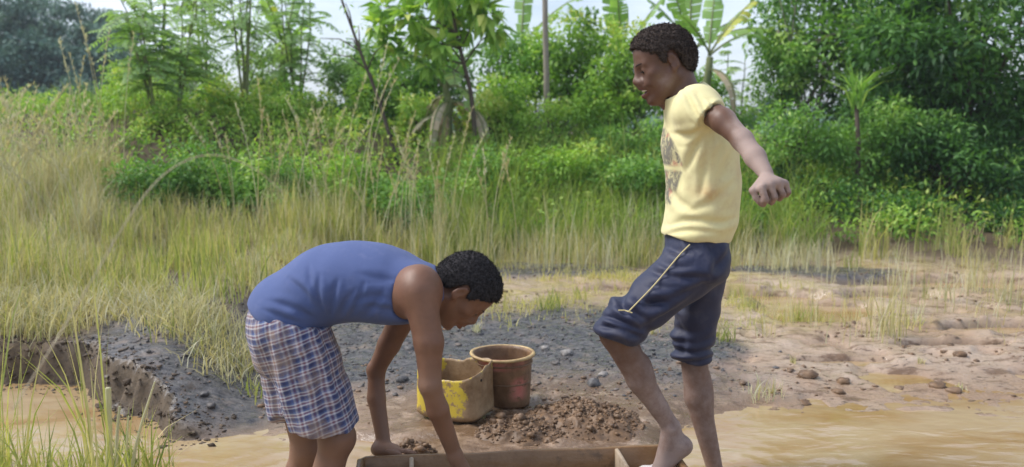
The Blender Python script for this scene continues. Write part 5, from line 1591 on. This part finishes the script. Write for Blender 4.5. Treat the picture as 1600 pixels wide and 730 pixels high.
# dry tall grass on the left bank
n = 5600
X = rng.uniform(-7.0, -.8, n); Yd = 4.62 + 4.8 * rng.random(n) ** 1.15
ed = Yd - shore_y(X)
soilm = (fbm(np.stack([X, Yd, 0 * X], 1), 1.3, 3, 77) > -.30) & (ed > .45 + .35 * sstep(-2.3, -1.7, X)) & ((X < -1.55 - .1 * (Yd < 5.4)) | (Yd > 6.5)) & (X > -.66 * Yd - .5)
soilm &= (X < -.44 * Yd) | (Yd < 8.0)
soilm &= ~((Yd < 5.15) & (X > -2.2) & (rng.random(n) < .7))
X, Yd = X[soilm], Yd[soilm]
grass("dry_grass", X, Yd, 10, .28, .62, .0062, GR_DRY, .66, .32, "tall dry straw-coloured grass on the left bank behind the bent man", 32, (.1, .8), .06,
      hfun=lambda x, y: (.6 + .4 * sstep(4.7, 5.8, y)) * (.40 + .60 * sstep(-2.4, -3.8, x)) * hnoise(x, y, 1.6, 8), tintf=lambda x, y: .45 * fbm(np.stack([x, y, 0 * x], 1), 1.1, 3, 19))
n = 700
X = rng.uniform(-7.0, -1.6, n); Yd = rng.uniform(5.0, 8.6, n)
k_ = (X > -.62 * Yd - .5) & ((X < -.44 * Yd) | (Yd < 7.9)); X, Yd = X[k_], Yd[k_]
grass("green_grass", X, Yd, 8, .30, .62, .009, GR_YG, .60, .25, "yellow-green grass growing through the dry grass on the left bank", 33, (.05, .5), .05, hfun=lambda x, y: .6 + .4 * sstep(-2.2, -3.8, x))
# yellow-green band along the foot of the slope
n = 1000
X = rng.uniform(-3.2, 6.0, n); Yd = 7.45 + 1.05 * rng.random(n)
k_ = (X > -2.1) & (fbm(np.stack([X, Yd, 0 * X], 1), 1.9, 3, 55) > -.06) & (rng.random(n) < np.where(X > 2.2, .13, 1)) & ~((Yd < 7.9) & (X > -.2) & (rng.random(n) < .65))
X, Yd = X[k_], Yd[k_]
grass("bank_grass", X, Yd, 14, .16, .52, .008, GR_YG, .70, .32, "yellow-green grass along the foot of the slope behind the men", 34, (.05, .75), .05, hfun=lambda x, y: hnoise(x, y), tintf=lambda x, y: .5 * fbm(np.stack([x, y, 0 * x], 1), 1.4, 3, 15))
n = 420
X = rng.uniform(-2.2, 2.8, n); Yd = rng.uniform(7.3, 8.5, n)
grass("straw_grass", X, Yd, 7, .22, .55, .006, GR_DRY, .75, .3, "pale dead straw standing among the green grass at the foot of the slope", 39, (.05, .6), .05, hfun=lambda x, y: hnoise(x, y, 1.4, 25))
n = 480
X = rng.uniform(-6, 7, n); Yd = rng.uniform(9, 12.5, n)
grass("slope_grass", X, Yd, 9, .25, .50, .010, GR_GREEN, .80, .25, "long green grass among the undergrowth of the slope", 35, (.3, .9), .06)
n = 300
X = rng.uniform(-.9, 3.0, n); Yd = rng.uniform(8.05, 9.7, n)
grass("tall_green_grass", X, Yd, 14, .35, .72, .010, GR_GREEN, .82, .25, "tall arching green grass rising into the bushes behind the standing man", 40, (.3, 1.0), .06)
# short cover on the flats behind the gravel
n = 3000
X = rng.uniform(-1.7, 3.2, n); Yd = rng.uniform(5.2, 7.8, n)
pp = np.stack([X, Yd, 0 * X], 1)
k_ = rng.random(n) < sstep(-.25, .35, fbm(pp, 1.6, 3, 9)) * (.9 - .75 * sstep(1.0, 2.6, X)) * sstep(4.9, 6.2, Yd) * (1 - .5 * gravel_mask(X, Yd))
X, Yd = X[k_], Yd[k_]
grass("short_grass", X, Yd, 9, .04, .13, .006, GR_YG, .92, .2, "short yellowish grass patches on the flat behind the gravel", 36, (.1, .9), .06)
# overhanging straw and roots at the bank edge
n = 760
X = rng.uniform(-4.2, -1.25, n); ys = shore_y(X); Yd = ys + .12 + rng.random(n) * .55 + .35 * sstep(-2.35, -2.0, X)
grass("edge_straw", X, Yd, 8, .08, .28, .0055, GR_DRY, .62, .3, "short straw and dead roots on the edge of the left bank", 37, (.5, 1.3), .05)

# single tufts on the mud flat
tufts = [(1215, 425, 30, .34, "tall pale tuft right behind the standing man's hip"), (1382, 520, 26, .52, "tallest reed tuft standing alone on the mud flat"),
         (1408, 450, 22, .42, "reed tuft close behind the tallest one"), (1330, 420, 16, .30, "short tuft beside the dark gravel patch"),
         (1520, 455, 26, .46, "tall straw tuft near the right edge of the mud flat"), (1568, 470, 26, .48, "rightmost tall straw tuft on the mud flat"),
         (1478, 470, 16, .26, "low tuft left of the tall straw tufts"), (1130, 530, 22, .20, "yellow-green tuft right behind the standing knee"),
         (1190, 606, 18, .16, "dead brown tuft at the water's edge behind the standing shin"), (1208, 602, 12, .10, "small dead tuft right of the brown one"),
         (1250, 500, 16, .16, "greenish tuft beside the small puddle"), (1170, 470, 18, .20, "thin tuft between trousers and puddle"),
         (1440, 560, 12, .09, "low dead tuft in the middle of the mud flat"), (1500, 590, 26, .07, "flat dead tuft near the pair of clods"),
         (860, 490, 22, .22, "thin tuft with yellow top between the two men"), (745, 520, 26, .10, "pale low tuft under the bent man's chin"),
         (905, 470, 16, .16, "sparse tuft behind the gravel, left of the raised knee"), (1020, 520, 16, .10, "straw tuft behind the raised knee"),
         (398, 612, 18, .14, "green tuft on gravel touching the plaid shorts"), (1240, 560, 8, .06, "tiny dead tuft left of the long mud lump"),
         (1350, 480, 10, .12, "wispy tuft left of the tallest reed tuft"), (1430, 500, 12, .14, "wispy tuft right of the tallest reed tuft")]
for k, (px, py, nb_, hh, lb) in enumerate(tufts):
    g = G(px, py, .06); g[2] = gz(g[0], g[1])
    dead = "dead" in lb or "reed" in lb or "straw" in lb or "pale" in lb
    o = grass("grass_tuft", [g[0]], [g[1]], nb_ * 1.6, hh * .45, hh * 1.05, .0065, GR_DRY if dead else GR_YG, .78 if dead else .7, .3, lb, 100 + k, (.1, .7), .028 + .05 * hh if hh > .1 else .010, kind=None)
    tag(o, lb, "grass tuft", "grass tufts on the flats")
# sparse thin stems
n = 420
X = rng.uniform(1.4, 6.0, n); Yd = rng.uniform(5.0, 8.4, n)
grass("sparse_stems", X, Yd, 4, .08, .30, .005, GR_DRY, .6, .3, "thin scattered dry stems over the mud flat", 38, (.05, .6), .03)

# tall seed stalks
def stalks(name, pts, mat, label, seed, head=True, kind="stuff"):
    rng = np.random.default_rng(seed); parts, tl = [], []
    lv, lf, lt, o2 = [], [], [], 0
    for (x, y, h_, lean) in pts:
        z0 = gz(x, y); a = rng.uniform(-.6, .6) + (0 if rng.random() < .5 else math.pi)
        q = np.linspace(0, 1, 8)
        p = np.stack([x + math.cos(a) * lean * h_ * q ** 2, y + math.sin(a) * lean * h_ * q ** 2 * .4, z0 + h_ * (q - .25 * lean * q ** 3)], 1)
        parts.append(tube(p, np.linspace(.0042, .0018, 8), 4)); tl.append(np.full(8 * 4 + 2, rng.uniform(.5, 1)))
        if head:
            m = 26; k = rng.uniform(.72, 1, m); i_ = np.clip((k * 7).astype(int), 0, 6); fr = k * 7 - i_
            pp = p[i_] * (1 - fr[:, None]) + p[i_ + 1] * fr[:, None]
            v, f = leaves(pp, rnd_dirs(m, rng) * .6 + [0, 0, .9], rnd_dirs(m, rng), .045, .009)
            lv.append(v); lf.append(f + o2); o2 += len(v); lt.append(np.full(len(v), rng.uniform(.6, 1)))
    V, Q = join(parts); T = np.concatenate(tl)
    Fs = [Q]
    if head: Fs.append(np.concatenate(lf) + len(V)); V = np.concatenate([V] + lv); T = np.concatenate([T] + lt)
    return tag(mesh_np(name, V, Fs, mat, smooth=False, attrs={"tint": T}), label, "grass stalks", kind=kind)
pts = [(P(px, 300, Yd)[0], Yd, h_, rng.uniform(.03, .3)) for px, Yd, h_ in
       [(462, 7.9, 1.2), (478, 8.0, 1.0), (500, 7.7, 1.3), (512, 8.2, 1.1), (528, 7.9, 1.5), (540, 7.8, 1.25), (556, 8.1, 1.75), (562, 7.8, 1.6), (566, 7.8, 1.9), (600, 8.0, 1.0), (612, 7.9, 1.35), (625, 8.0, 1.1), (634, 8.3, 1.0), (706, 8.2, 1.35), (712, 8.1, 1.2), (640, 7.7, .8), (690, 7.8, .7), (590, 7.6, .8)]]
pts += [(rng.uniform(-2.6, 0.2), rng.uniform(7.5, 8.6), rng.uniform(.6, 1.3), rng.uniform(.03, .4)) for _ in range(34)]
stalks("seed_stalks", pts, GR_DRY, "tall thin pale seed stalks rising in front of the green slope", 3)
pts = [((lambda y_: (rng.uniform(-.66, -.46) * y_, y_))(rng.uniform(6.2, 8.6)), rng.uniform(.8, 1.25), rng.uniform(.1, .6)) for _ in range(90)]
pts = [(a_[0], a_[1], h_, l_) for a_, h_, l_ in pts]
pts += [(P(px, 200, 8.4)[0], 8.4, h_, .12) for px, h_ in ((20, 1.2), (32, 1.1), (96, 1.0), (128, 1.45), (150, 1.5), (162, 1.75), (168, 1.6), (190, 1.5), (140, 1.3), (112, 1.3))]
stalks("plume_stalks", pts, GR_DRY, "pale feathery grass plumes standing above the dry grass at left", 4)

# ---- feathery saplings with compound leaves
def frond(a, d, L, n, ll, lw, rng, droop=.5):
    """a pinnate frond: leaflets along an arching stalk"""
    d = unit(d); q = np.linspace(0, 1, 7)[:, None]
    p = a + d * L * q + np.array([0, 0, -1.0]) * L * droop * q ** 2
    T = tube(p, np.linspace(.005, .002, 7), 3)
    k = np.linspace(.12, 1, n); i_ = np.clip((k * 6).astype(int), 0, 5); fr = (k * 6 - i_)[:, None]
    c = p[i_] * (1 - fr) + p[i_ + 1] * fr
    tg = unit(p[np.clip(i_ + 1, 0, 6)] - p[i_]); s = unit(np.cross(tg, [0, 0, 1.0])); u = np.cross(s, tg)
    c2 = np.repeat(c, 2, 0); sg_ = np.tile([1, -1], n)[:, None]
    dd = np.repeat(tg, 2, 0) * .45 + np.repeat(s, 2, 0) * sg_ + rng.normal(0, .08, (2 * n, 3)) + [0, 0, -.12]
    prof = np.repeat(np.sin(np.clip(k, .08, .97) * math.pi) ** .5, 2)
    v, f = leaves(c2, dd, np.repeat(u, 2, 0), ll * prof, lw * np.ones(2 * n))
    return T, v, f
def feathery(name, px, Yd, h_, nst, nfr, L, label, seed, mat=LF_PALE, ll=.11, lw=.030, tint=.5, z0=.25, spread=.35, cat="sapling"):
    rng = np.random.default_rng(seed)
    b = on_ground(px, Yd); root = empty(name, tuple(b)); tag(root, label, cat, GT)
    tubes, lv, lf, lt, o = [], [], [], [], 0
    for s in range(nst):
        a = rng.uniform(0, 6.28); top = b + [math.cos(a) * spread * rng.random(), math.sin(a) * spread * rng.random(), h_ * rng.uniform(.75, 1.05)]
        q = np.linspace(0, 1, 8)[:, None]; p = b * (1 - q) + top * q + rng.normal(0, .02, (8, 3)) * q
        tubes.append(tube(p, np.linspace(.018, .006, 8), 5))
        for k in range(nfr):
            t_ = z0 + (1 - z0) * (k + rng.random()) / nfr; i_ = min(int(t_ * 7), 6); pt = p[i_] * (1 - (t_ * 7 - i_)) + p[i_ + 1] * (t_ * 7 - i_)
            az = rng.uniform(0, 6.28)
            T, v, f = frond(pt, [math.cos(az), math.sin(az), rng.uniform(.1, .7)], L * rng.uniform(.7, 1.15), 13, ll, lw, rng, rng.uniform(.3, .7))
            tubes.append(T); lv.append(v); lf.append(f + o); o += len(v); lt.append(np.full(len(v), np.clip(tint + .22 * rng.normal(), 0, 1)))
    V, F = join([t_ for t_ in tubes])
    mesh_np("stem", V, F, BARK_G, root)
    mesh_np("foliage", np.concatenate(lv), np.concatenate(lf), mat, root, smooth=False, attrs={"tint": np.concatenate(lt)})
    return root
feathery("feathery_sapling", 250, 9.9, 1.35, 4, 18, .50, "low feathery sapling with layered fronds left of the other saplings", 1)
feathery("feathery_sapling", 285, 10.2, 1.3, 4, 16, .50, "short feathery sapling between the two tall ones", 2, tint=.65)
feathery("feathery_sapling", 262, 12.0, 2.3, 3, 17, .5, "tall thin feathery sapling against the sky at left", 3, tint=.6, z0=.45)
feathery("feathery_sapling", 388, 10.8, 2.7, 4, 17, .45, "tallest feathery sapling with several thin straight stems", 4, tint=.55, z0=.35, ll=.085)
feathery("feathery_sapling", 330, 11.5, 2.4, 3, 17, .48, "feathery sapling reaching the top of the view left of the thin stems", 5, tint=.6, z0=.5)
feathery("feathery_sapling", 470, 12.0, 1.9, 4, 16, .48, "feathery sapling left of the bare crooked tree", 6, tint=.45, z0=.3, mat=LF_PALE)
feathery("feathery_sapling", 1150, 12.8, 1.9, 2, 10, .5, "wispy pale sapling against the sky behind the raised elbow", 7, tint=.7, z0=.5)
bushy("shrub", 420, 190, 10.5, 70, 34, .5, 18, .18, 120, .065, .026, LF_BRIGHT, .02, BARK_D, "light green shrub under the tall feathery saplings", "shrub", 71, .62, stem="stem")
bushy("shrub", 260, 205, 9.6, 60, 30, .4, 14, .17, 120, .060, .024, LF_BRIGHT, .02, BARK_D, "light shrub at the foot of the low feathery sapling", "shrub", 72, .62, stem="stem")
bushy("broadleaf_tree", 385, 60, 12.5, 50, 75, .4, 20, .16, 60, .060, .026, LF_BRIGHT, .02, BARK_D, "sparse small-leaved tree against the sky above the saplings", "tree", 73, .62)

# ---- banana plants
def banana_leaf(root, a, az, L, W, rise, droop, seed, tint=.5, mat=LF_BANANA, torn=.25, roll=0.0):
    rng = np.random.default_rng(seed)
    n = 22; q = np.linspace(0, 1, n + 1)
    hd = np.array([math.cos(az), math.sin(az), 0])
    p = a + hd * (L * (np.sin(q * droop) / max(droop, .01)))[:, None] * math.cos(rise) + np.array([0, 0, 1.0]) * (L * (q * math.sin(rise) * 1.15 - droop * .5 * q ** 2))[:, None]
    tg = unit(np.gradient(p, axis=0)); s = unit(np.cross(tg, [0, 0, 1.0])); s = s * math.cos(roll) + np.cross(tg, s) * math.sin(roll); u = unit(np.cross(s, tg))
    wd = W * .5 * np.clip(np.sin(np.clip(q * 1.04 - .10, 0, 1) * math.pi), 0, 1) ** .55
    V, F, T = [], [], []
    for sd in (1, -1):
        k = 3
        while k < n:
            m = int(rng.integers(1, 4)); e = min(k + m, n)
            hang = rng.uniform(.05, .35) if rng.random() > torn else rng.uniform(.5, 1.1)
            b0 = len(V)
            for j in (k, e):
                jj = j - (.18 if j == e else 0); i_ = int(jj); fr = jj - i_; i2 = min(i_ + 1, n)
                c = p[i_] * (1 - fr) + p[i2] * fr; w_ = max(wd[i_] * (1 - fr) + wd[i2] * fr, .01)
                V += [c, c + s[i_] * sd * w_ * .55 - u[i_] * w_ * hang * .2 + tg[i_] * w_ * .1, c + s[i_] * sd * w_ * (1 - .3 * hang) - u[i_] * w_ * hang * .75 + tg[i_] * w_ * .2]
            F += [(b0, b0 + 1, b0 + 4, b0 + 3), (b0 + 1, b0 + 2, b0 + 5, b0 + 4)]
            T += [np.clip(tint + rng.normal(0, .07), 0, 1)] * 6
            k = e
    lf = mesh_np("leaf", np.array(V), np.array(F), mat, root, smooth=False, attrs={"tint": np.array(T)})
    Vt, Ft = tube(p, np.linspace(.016, .004, n + 1), 5)
    mesh_np("midrib", Vt, Ft, BARK_G, lf)
    return lf
def banana(px, Yd, stem_h, r, lv, label, seed, dead=0, cat="banana plant", base_z=None):
    rng = np.random.default_rng(seed)
    b = on_ground(px, Yd); root = empty("banana_plant", tuple(b)); tag(root, label, cat, GT)
    q = np.linspace(0, 1, 8)[:, None]; p = b + np.array([0, 0, stem_h]) * q + rng.normal(0, .02, (8, 3)) * q
    V, F = tube(p, np.linspace(r, r * .55, 8), 9); mesh_np("stem", V, F, BARK_G, root)
    for k, (az, L, W, rise, droop, ti) in enumerate(lv):
        banana_leaf(root, p[-1] + rng.normal(0, .02, 3), rad(az), L, W, rad(rise), droop, seed * 10 + k, ti)
    for k in range(dead):
        banana_leaf(root, p[int(rng.integers(4, 7))], rng.uniform(0, 6.28), .8, .16, rad(5), 1.6, seed * 20 + k, rng.uniform(.2, .9), LF_DEAD, .8)
    return root
banana(965, 12.0, 1.1, .08, [(178, 1.1, .30, 55, .6, .55), (110, 1.2, .30, 75, .3, .5), (10, 1.1, .28, 60, .5, .62), (250, 1.0, .28, 70, .4, .45), (150, 1.0, .3, 35, 1.2, .5)], "banana plant with upright leaves left of the standing man's head", 1)
banana(1075, 12.2, 1.3, .09, [(80, 1.3, .34, 80, .2, .75), (20, 1.4, .32, 42, .9, .45), (350, 1.5, .36, 30, .9, .6), (165, 1.2, .32, 55, .7, .5), (220, 1.1, .3, 65, .5, .6)], "banana plant with broad pale leaves above the standing man's head", 2)
banana(1100, 11.4, 1.2, .08, [(25, 1.1, .26, 50, .5, 1.0), (5, 1.3, .30, 38, 1.2, .35), (70, 1.1, .28, 65, .5, .5), (200, 1.0, .28, 55, .9, .45)], "banana plant with one yellow arching leaf right of the standing man's head", 3, 2)
banana(700, 10.6, .75, .07, [(285, .75, .26, 40, 1.5, .80), (200, 1.0, .30, 50, .9, .45), (30, 1.0, .30, 55, .8, .5), (140, 1.1, .30, 65, .5, .4), (330, .6, .24, 10, 1.6, .85)], "banana plant with brown shaggy dead sheaths and a hanging pale leaf", 4, 9)
banana(450, 12.6, 1.0, .07, [(250, 1.0, .26, 60, .5, .8), (340, 1.1, .28, 45, .9, .6), (190, 1.2, .30, 40, .9, .55), (60, 1.1, .28, 70, .4, .5), (300, .7, .2, 15, 1.5, .85)], "pale wind-blown banana plant against the sky left of centre", 5)
banana(815, 12.6, 1.25, .07, [(15, 1.5, .28, 48, .7, .6), (160, 1.2, .28, 50, .8, .5), (80, 1.1, .28, 72, .4, .6), (330, 1.0, .26, 40, 1.2, .55)], "banana plant with a long leaf reaching up right, left of the pole trunk", 6)
# ---- leaning dark-stemmed tree with big drooping leaves
def bigleaf_tree(px_path, Yd, r, clus, label, seed, L=.26, W=.11, mat=LF_BRIGHT, tint=.5, name="big_leaved_tree", bm=BARK_D, nl=44):
    rng = np.random.default_rng(seed)
    pts = np.array([P(px, py, Yd) for px, py in px_path]); pts[0][2] = gz(pts[0][0], pts[0][1]) - .05
    root = empty(name, tuple(pts[0])); tag(root, label, "tree", GT)
    q = np.linspace(0, len(pts) - 1, 12); pp = np.array([pts[int(min(a, len(pts) - 2))] * (1 - (a - min(int(a), len(pts) - 2))) + pts[min(int(a), len(pts) - 2) + 1] * (a - min(int(a), len(pts) - 2)) for a in q])
    pp[1:-1] = (pp[:-2] + 2 * pp[1:-1] + pp[2:]) / 4
    tb = [tube(pp, np.linspace(r, r * .5, 12), 7)]
    VS, FS, TS, o = [], [], [], 0
    for (px, py, dy, rr) in clus:
        e = P(px, py, Yd + dy); k = np.argmin(np.linalg.norm(pp - e - [0, 0, -.3], axis=1)); a = pp[k]
        tb.append(tube(np.array([a, (a + e) / 2 + [0, 0, .06], e]), [r * .4, r * .28, r * .15], 5))
        n = nl; d = rnd_dirs(n, rng) + [0, 0, -.15]; v, f = leaves(e + unit(d) * .05, d, rnd_dirs(n, rng) * .5 + [0, 0, 1], L * rng.uniform(.6, 1.2, n) * rr, W * rr * rng.uniform(.7, 1.2, n), .3, .06)
        VS.append(v); FS.append(f + o); o += len(v); TS.append(np.repeat(np.clip(tint + .3 * rng.normal(0, 1, n) * .6, 0, 1), 5))
    V, F = join(tb); mesh_np("trunk", V, F, bm, root)
    mesh_np("crown", np.concatenate(VS), np.concatenate(FS), mat, root, smooth=False, attrs={"tint": np.concatenate(TS)})
bigleaf_tree([(744, 205), (738, 150), (722, 90), (706, 20), (700, -60)], 10.3, .030,
             [(600, 12, .2, .9), (640, 25, -.2, 1), (610, 60, .3, .8), (660, 55, 0, 1), (690, 70, -.2, .9), (720, 40, .3, 1), (756, 20, -.1, 1.1), (776, 45, .1, .9), (740, -10, 0, 1.2), (690, -10, -.2, 1), (650, -15, .2, 1), (620, 90, .2, .7), (670, 100, .1, .8), (590, 40, 0, .7), (700, 20, .2, 1)],
             "tree with a thin leaning dark trunk and large drooping leaves left of centre top", 3, tint=.62)
bigleaf_tree([(626, 262), (606, 205), (594, 160), (566, 90), (545, 30), (530, -10)], 9.8, .024,
             [(540, 60, 0, .5), (560, 40, .2, .5), (600, 70, -.1, .5), (520, 85, .1, .45), (575, 110, .1, .5), (540, 5, 0, .5), (610, 120, .1, .45), (500, 60, .2, .4)],
             "bare crooked thin tree with few leaves rising from the slope", 4, L=.14, W=.05, tint=.6, name="crooked_tree", nl=10)
# thin pole trunk
pts = np.array([P(855, 215, 11), P(854, 120, 11), P(852, 40, 11), P(850, -120, 11)]); pts[0][2] = gz(pts[0][0], 11) - .05
V, F = tube(pts, [.040, .036, .034, .028], 8)
root = empty("pole_tree", tuple(pts[0])); tag(root, "thin straight grey trunk rising bare to the top edge", "tree", GT)
mesh_np("trunk", V, F, BARK_P, root)
cl = [(pts[-1][0] + rng.normal(0, .25), 11 + rng.normal(0, .2), pts[-1][2] + rng.normal(.15, .2), .25, 60) for _ in range(7)]
V, F, T = crown(cl, .10, .04, .5, seed=9); mesh_np("crown", V, F, LF_MID, root, smooth=False, attrs={"tint": T})
# strap-leaved clump in the right-hand trees
b = P(1338, 165, 9.6); g0 = on_ground(1338, 9.6)
root = empty("strap_leaved_plant", tuple(g0)); tag(root, "clump of long arching strap leaves in front of the right-hand trees", "plant", GT)
V, F = tube(np.array([g0, (g0 + b) / 2 + [.03, 0, 0], b]), [.03, .026, .022], 7); mesh_np("stem", V, F, BARK_D, root)
n = 60; a = rng.uniform(0, 6.28, n)
V, Q, T, m = blades(np.tile(b, (n, 1)) + rng.normal(0, .03, (n, 3)), rng.uniform(.35, .62, n), a, rng.uniform(.3, 1.3, n), np.full(n, .022))
mesh_np("foliage", V, [Q, T], LF_MID, root, smooth=False, attrs={"tint": np.repeat(rng.uniform(.6, 1, n), m)})
# dead fern fronds under the left shrub
g0 = on_ground(330, 8.35)
root = empty("dead_fern", tuple(g0)); tag(root, "dead grey-brown fern fronds hanging under the left shrub", "fern", GT)
tb, lv, lf, o = [], [], [], 0
for k in range(16):
    a = P(rng.uniform(255, 390), rng.uniform(300, 322), 8.4 + rng.uniform(-.1, .2))
    T_, v, f = frond(a, [rng.uniform(-.5, .5), -.7, -.15], .32, 12, .06, .013, rng, .9); tb.append(T_); lv.append(v); lf.append(f + o); o += len(v)
V, F = join(tb); mesh_np("stem", V, F, BARK_D, root)
V = np.concatenate(lv); mesh_np("frond", V, np.concatenate(lf), LF_DEAD, root, smooth=False, attrs={"tint": np.repeat(rng.uniform(.3, 1, len(V) // 5), 5)})

# ---- far forest on the left and distant woods
GF = "forest trees beyond the left bank"
for k, (px, ytop, ybot, Yd, w, ti, lb) in enumerate([
    (-40, -40, 150, 34, 70, .40, "dark forest tree cut off by the left edge"), (40, 5, 150, 36, 52, .45, "leftmost whole tree of the dark forest"),
    (108, 2, 150, 38, 50, .55, "tall layered tree in the middle of the dark forest"), (150, 38, 160, 35, 42, .35, "dark forest tree with visible straight trunk"),
    (205, 48, 170, 37, 40, .50, "forest tree at the right end of the dark forest"), (262, 70, 175, 42, 36, .55, "last low tree trailing off right of the forest"), (-5, -30, 120, 39, 55, .6, "tall pale-topped tree behind the leftmost forest tree"), (75, -15, 110, 40, 45, .65, "tree rising to the top edge behind the forest front"), (172, 20, 120, 41, 40, .6, "thin-crowned tree behind the trunked forest tree"),
    (75, 60, 185, 31, 44, .30, "dark tree low in front of the forest"), (180, 90, 190, 30, 40, .25, "dark low tree behind the grass plumes"), (10, 80, 190, 30, 46, .3, "dark low tree at the left edge of the forest")]):
    rg = np.random.default_rng(300 + k)
    b = on_ground(px, Yd); b[2] -= .1
    zt, zb = P(px, ytop, Yd)[2], P(px, ybot, Yd)[2]; sc = Yd / FPX
    cl = []
    for lay in range(5):
        zz = zb + (zt - zb) * (lay + .5) / 5
        for _ in range(7):
            wd = w * sc * (1.05 - .55 * lay / 5)
            cl.append((b[0] + rg.uniform(-1, 1) * wd, Yd + rg.uniform(-1, 1) * wd * .8, zz + rg.normal(0, .22), rg.uniform(.45, .75), 105))
    plant("forest_tree", b, cl, .21, .11, LF_FAR, .16, BARK_D, lb, "tree", GF, ti, .3, seed=300 + k, flat=.5, nmax=14)
for k, (px, yc, Yd, w, h_, mt, ti, lb) in enumerate([(65, 168, 24, 30, 26, LF_FAR, .7, "rounded haze-blue bush left of its neighbour below the forest"), (118, 160, 23, 22, 32, LF_FAR, .85, "rounded haze-blue bush right of its neighbour below the forest"), (45, 205, 17, 40, 12, LF_BRIGHT, .45, "bright green low bush above the grass at far left"), (120, 205, 19, 24, 14, LF_DARK, .35, "dark low bush behind the pale grass plumes")]):
    bushy("far_bush", px, yc, Yd, w, h_, .6, 16, .30, 170, .10, .05, mt, .03, BARK_D, lb, "bush", 330 + k, ti, stem="stem", group="bushes below the forest")
rg = np.random.default_rng(9); cl = []
for _ in range(280):
    x = rg.uniform(-40, 60); y = rg.uniform(48, 62)
    cl.append((x, y, gz(x, y) + rg.uniform(-.3, 1.2) + .3 * math.sin(x * .4), rg.uniform(.8, 1.3), 44))
V, F, T = crown(cl, .60, .38, .5, .3, seed=90, flat=.7)
tag(mesh_np("distant_woods", V, F, LF_FAR, smooth=False, attrs={"tint": T}), "distant belt of woods seen low through the gaps", "woods", kind="stuff")

# ---- near left bank grass, out of focus
rng = np.random.default_rng(51)
n = 400
X = rng.uniform(-2.1, -1.02, n); Yd = rng.uniform(1.75, 2.62, n)
grass("near_grass", X, Yd, 8, .10, .27, .0055, GR_YG, .68, .3, "short green grass on the near bank in the bottom left corner", 52, (.1, 1.0), .04)
n = 9
X = rng.uniform(-1.75, -1.05, n); Yd = rng.uniform(1.9, 2.6, n)
grass("near_tall_grass", X, Yd, 5, .40, .80, .007, GR_YG, .75, .3, "long bright grass blades leaning up from the near bank at left", 53, (.1, .55), .03)
def reed(pts, r, mat, label, name="dry_reed"):
    pp = np.array([P(*p) for p in pts]); rr = np.array(r, float)
    for _ in range(3):
        pp = np.concatenate([pp[:1], np.stack([.75 * pp[:-1] + .25 * pp[1:], .25 * pp[:-1] + .75 * pp[1:]], 1).reshape(-1, 3), pp[-1:]])
        rr = np.concatenate([rr[:1], np.stack([.75 * rr[:-1] + .25 * rr[1:], .25 * rr[:-1] + .75 * rr[1:]], 1).ravel(), rr[-1:]])
    V, F = tube(pp, rr, 6)
    tag(mesh_np(name, V, F, mat, attrs={"tint": np.full(len(V), .9)}), label, "reed", "single stalks in the near left corner")
reed([(172, 800, 2.35), (171, 700, 2.35), (169, 606, 2.35)], [.0085, .0085, .0075], GR_DRY, "thick pale broken reed standing upright in the left water")
reed([(183, 800, 2.33), (181, 700, 2.33), (187, 635, 2.33)], [.006, .005, .003], GR_DRY, "thinner pale reed touching the thick broken one")
reed([(196, 800, 2.4), (212, 690, 2.4), (242, 596, 2.42)], [.006, .0045, .002], GR_DRY, "slanting pale reed right of the thick broken one")
reed([(200, 800, 2.4), (196, 730, 2.4), (201, 650, 2.4)], [.005, .004, .002], GR_DRY, "short pale reed under the slanting one")
reed([(20, 640, 1.25), (120, 480, 1.3), (205, 330, 1.35), (262, 262, 1.4), (330, 236, 1.45), (400, 262, 1.5), (440, 300, 1.55)], [.0011, .0011, .0010, .0010, .0009, .0008, .0007], LF_DEAD, "long dry grass stem arching over the left bank", "arching_stem")

# ---- thin warm-season haze in one closed box round the scene
hz = bpy.data.materials.new("haze_air"); hz.use_nodes = True
hn_ = hz.node_tree.nodes; hn_.clear()
ho = hn_.new("ShaderNodeOutputMaterial"); hv = hn_.new("ShaderNodeVolumePrincipled")
hv.inputs["Color"].default_value = (.86, .92, 1.0, 1); hv.inputs["Density"].default_value = .0015; hv.inputs["Anisotropy"].default_value = .2
hz.node_tree.links.new(hv.outputs[0], ho.inputs["Volume"])
x0, x1, y0, y1, z0, z1 = -340, 340, -110, 400, -1.3, 13
V = np.array([[x, y, z] for x in (x0, x1) for y in (y0, y1) for z in (z0, z1)], float)
F = np.array([[0, 1, 3, 2], [4, 6, 7, 5], [0, 4, 5, 1], [2, 3, 7, 6], [0, 2, 6, 4], [1, 5, 7, 3]])
tag(mesh_np("haze", V, F, hz, smooth=False), kind="stuff")
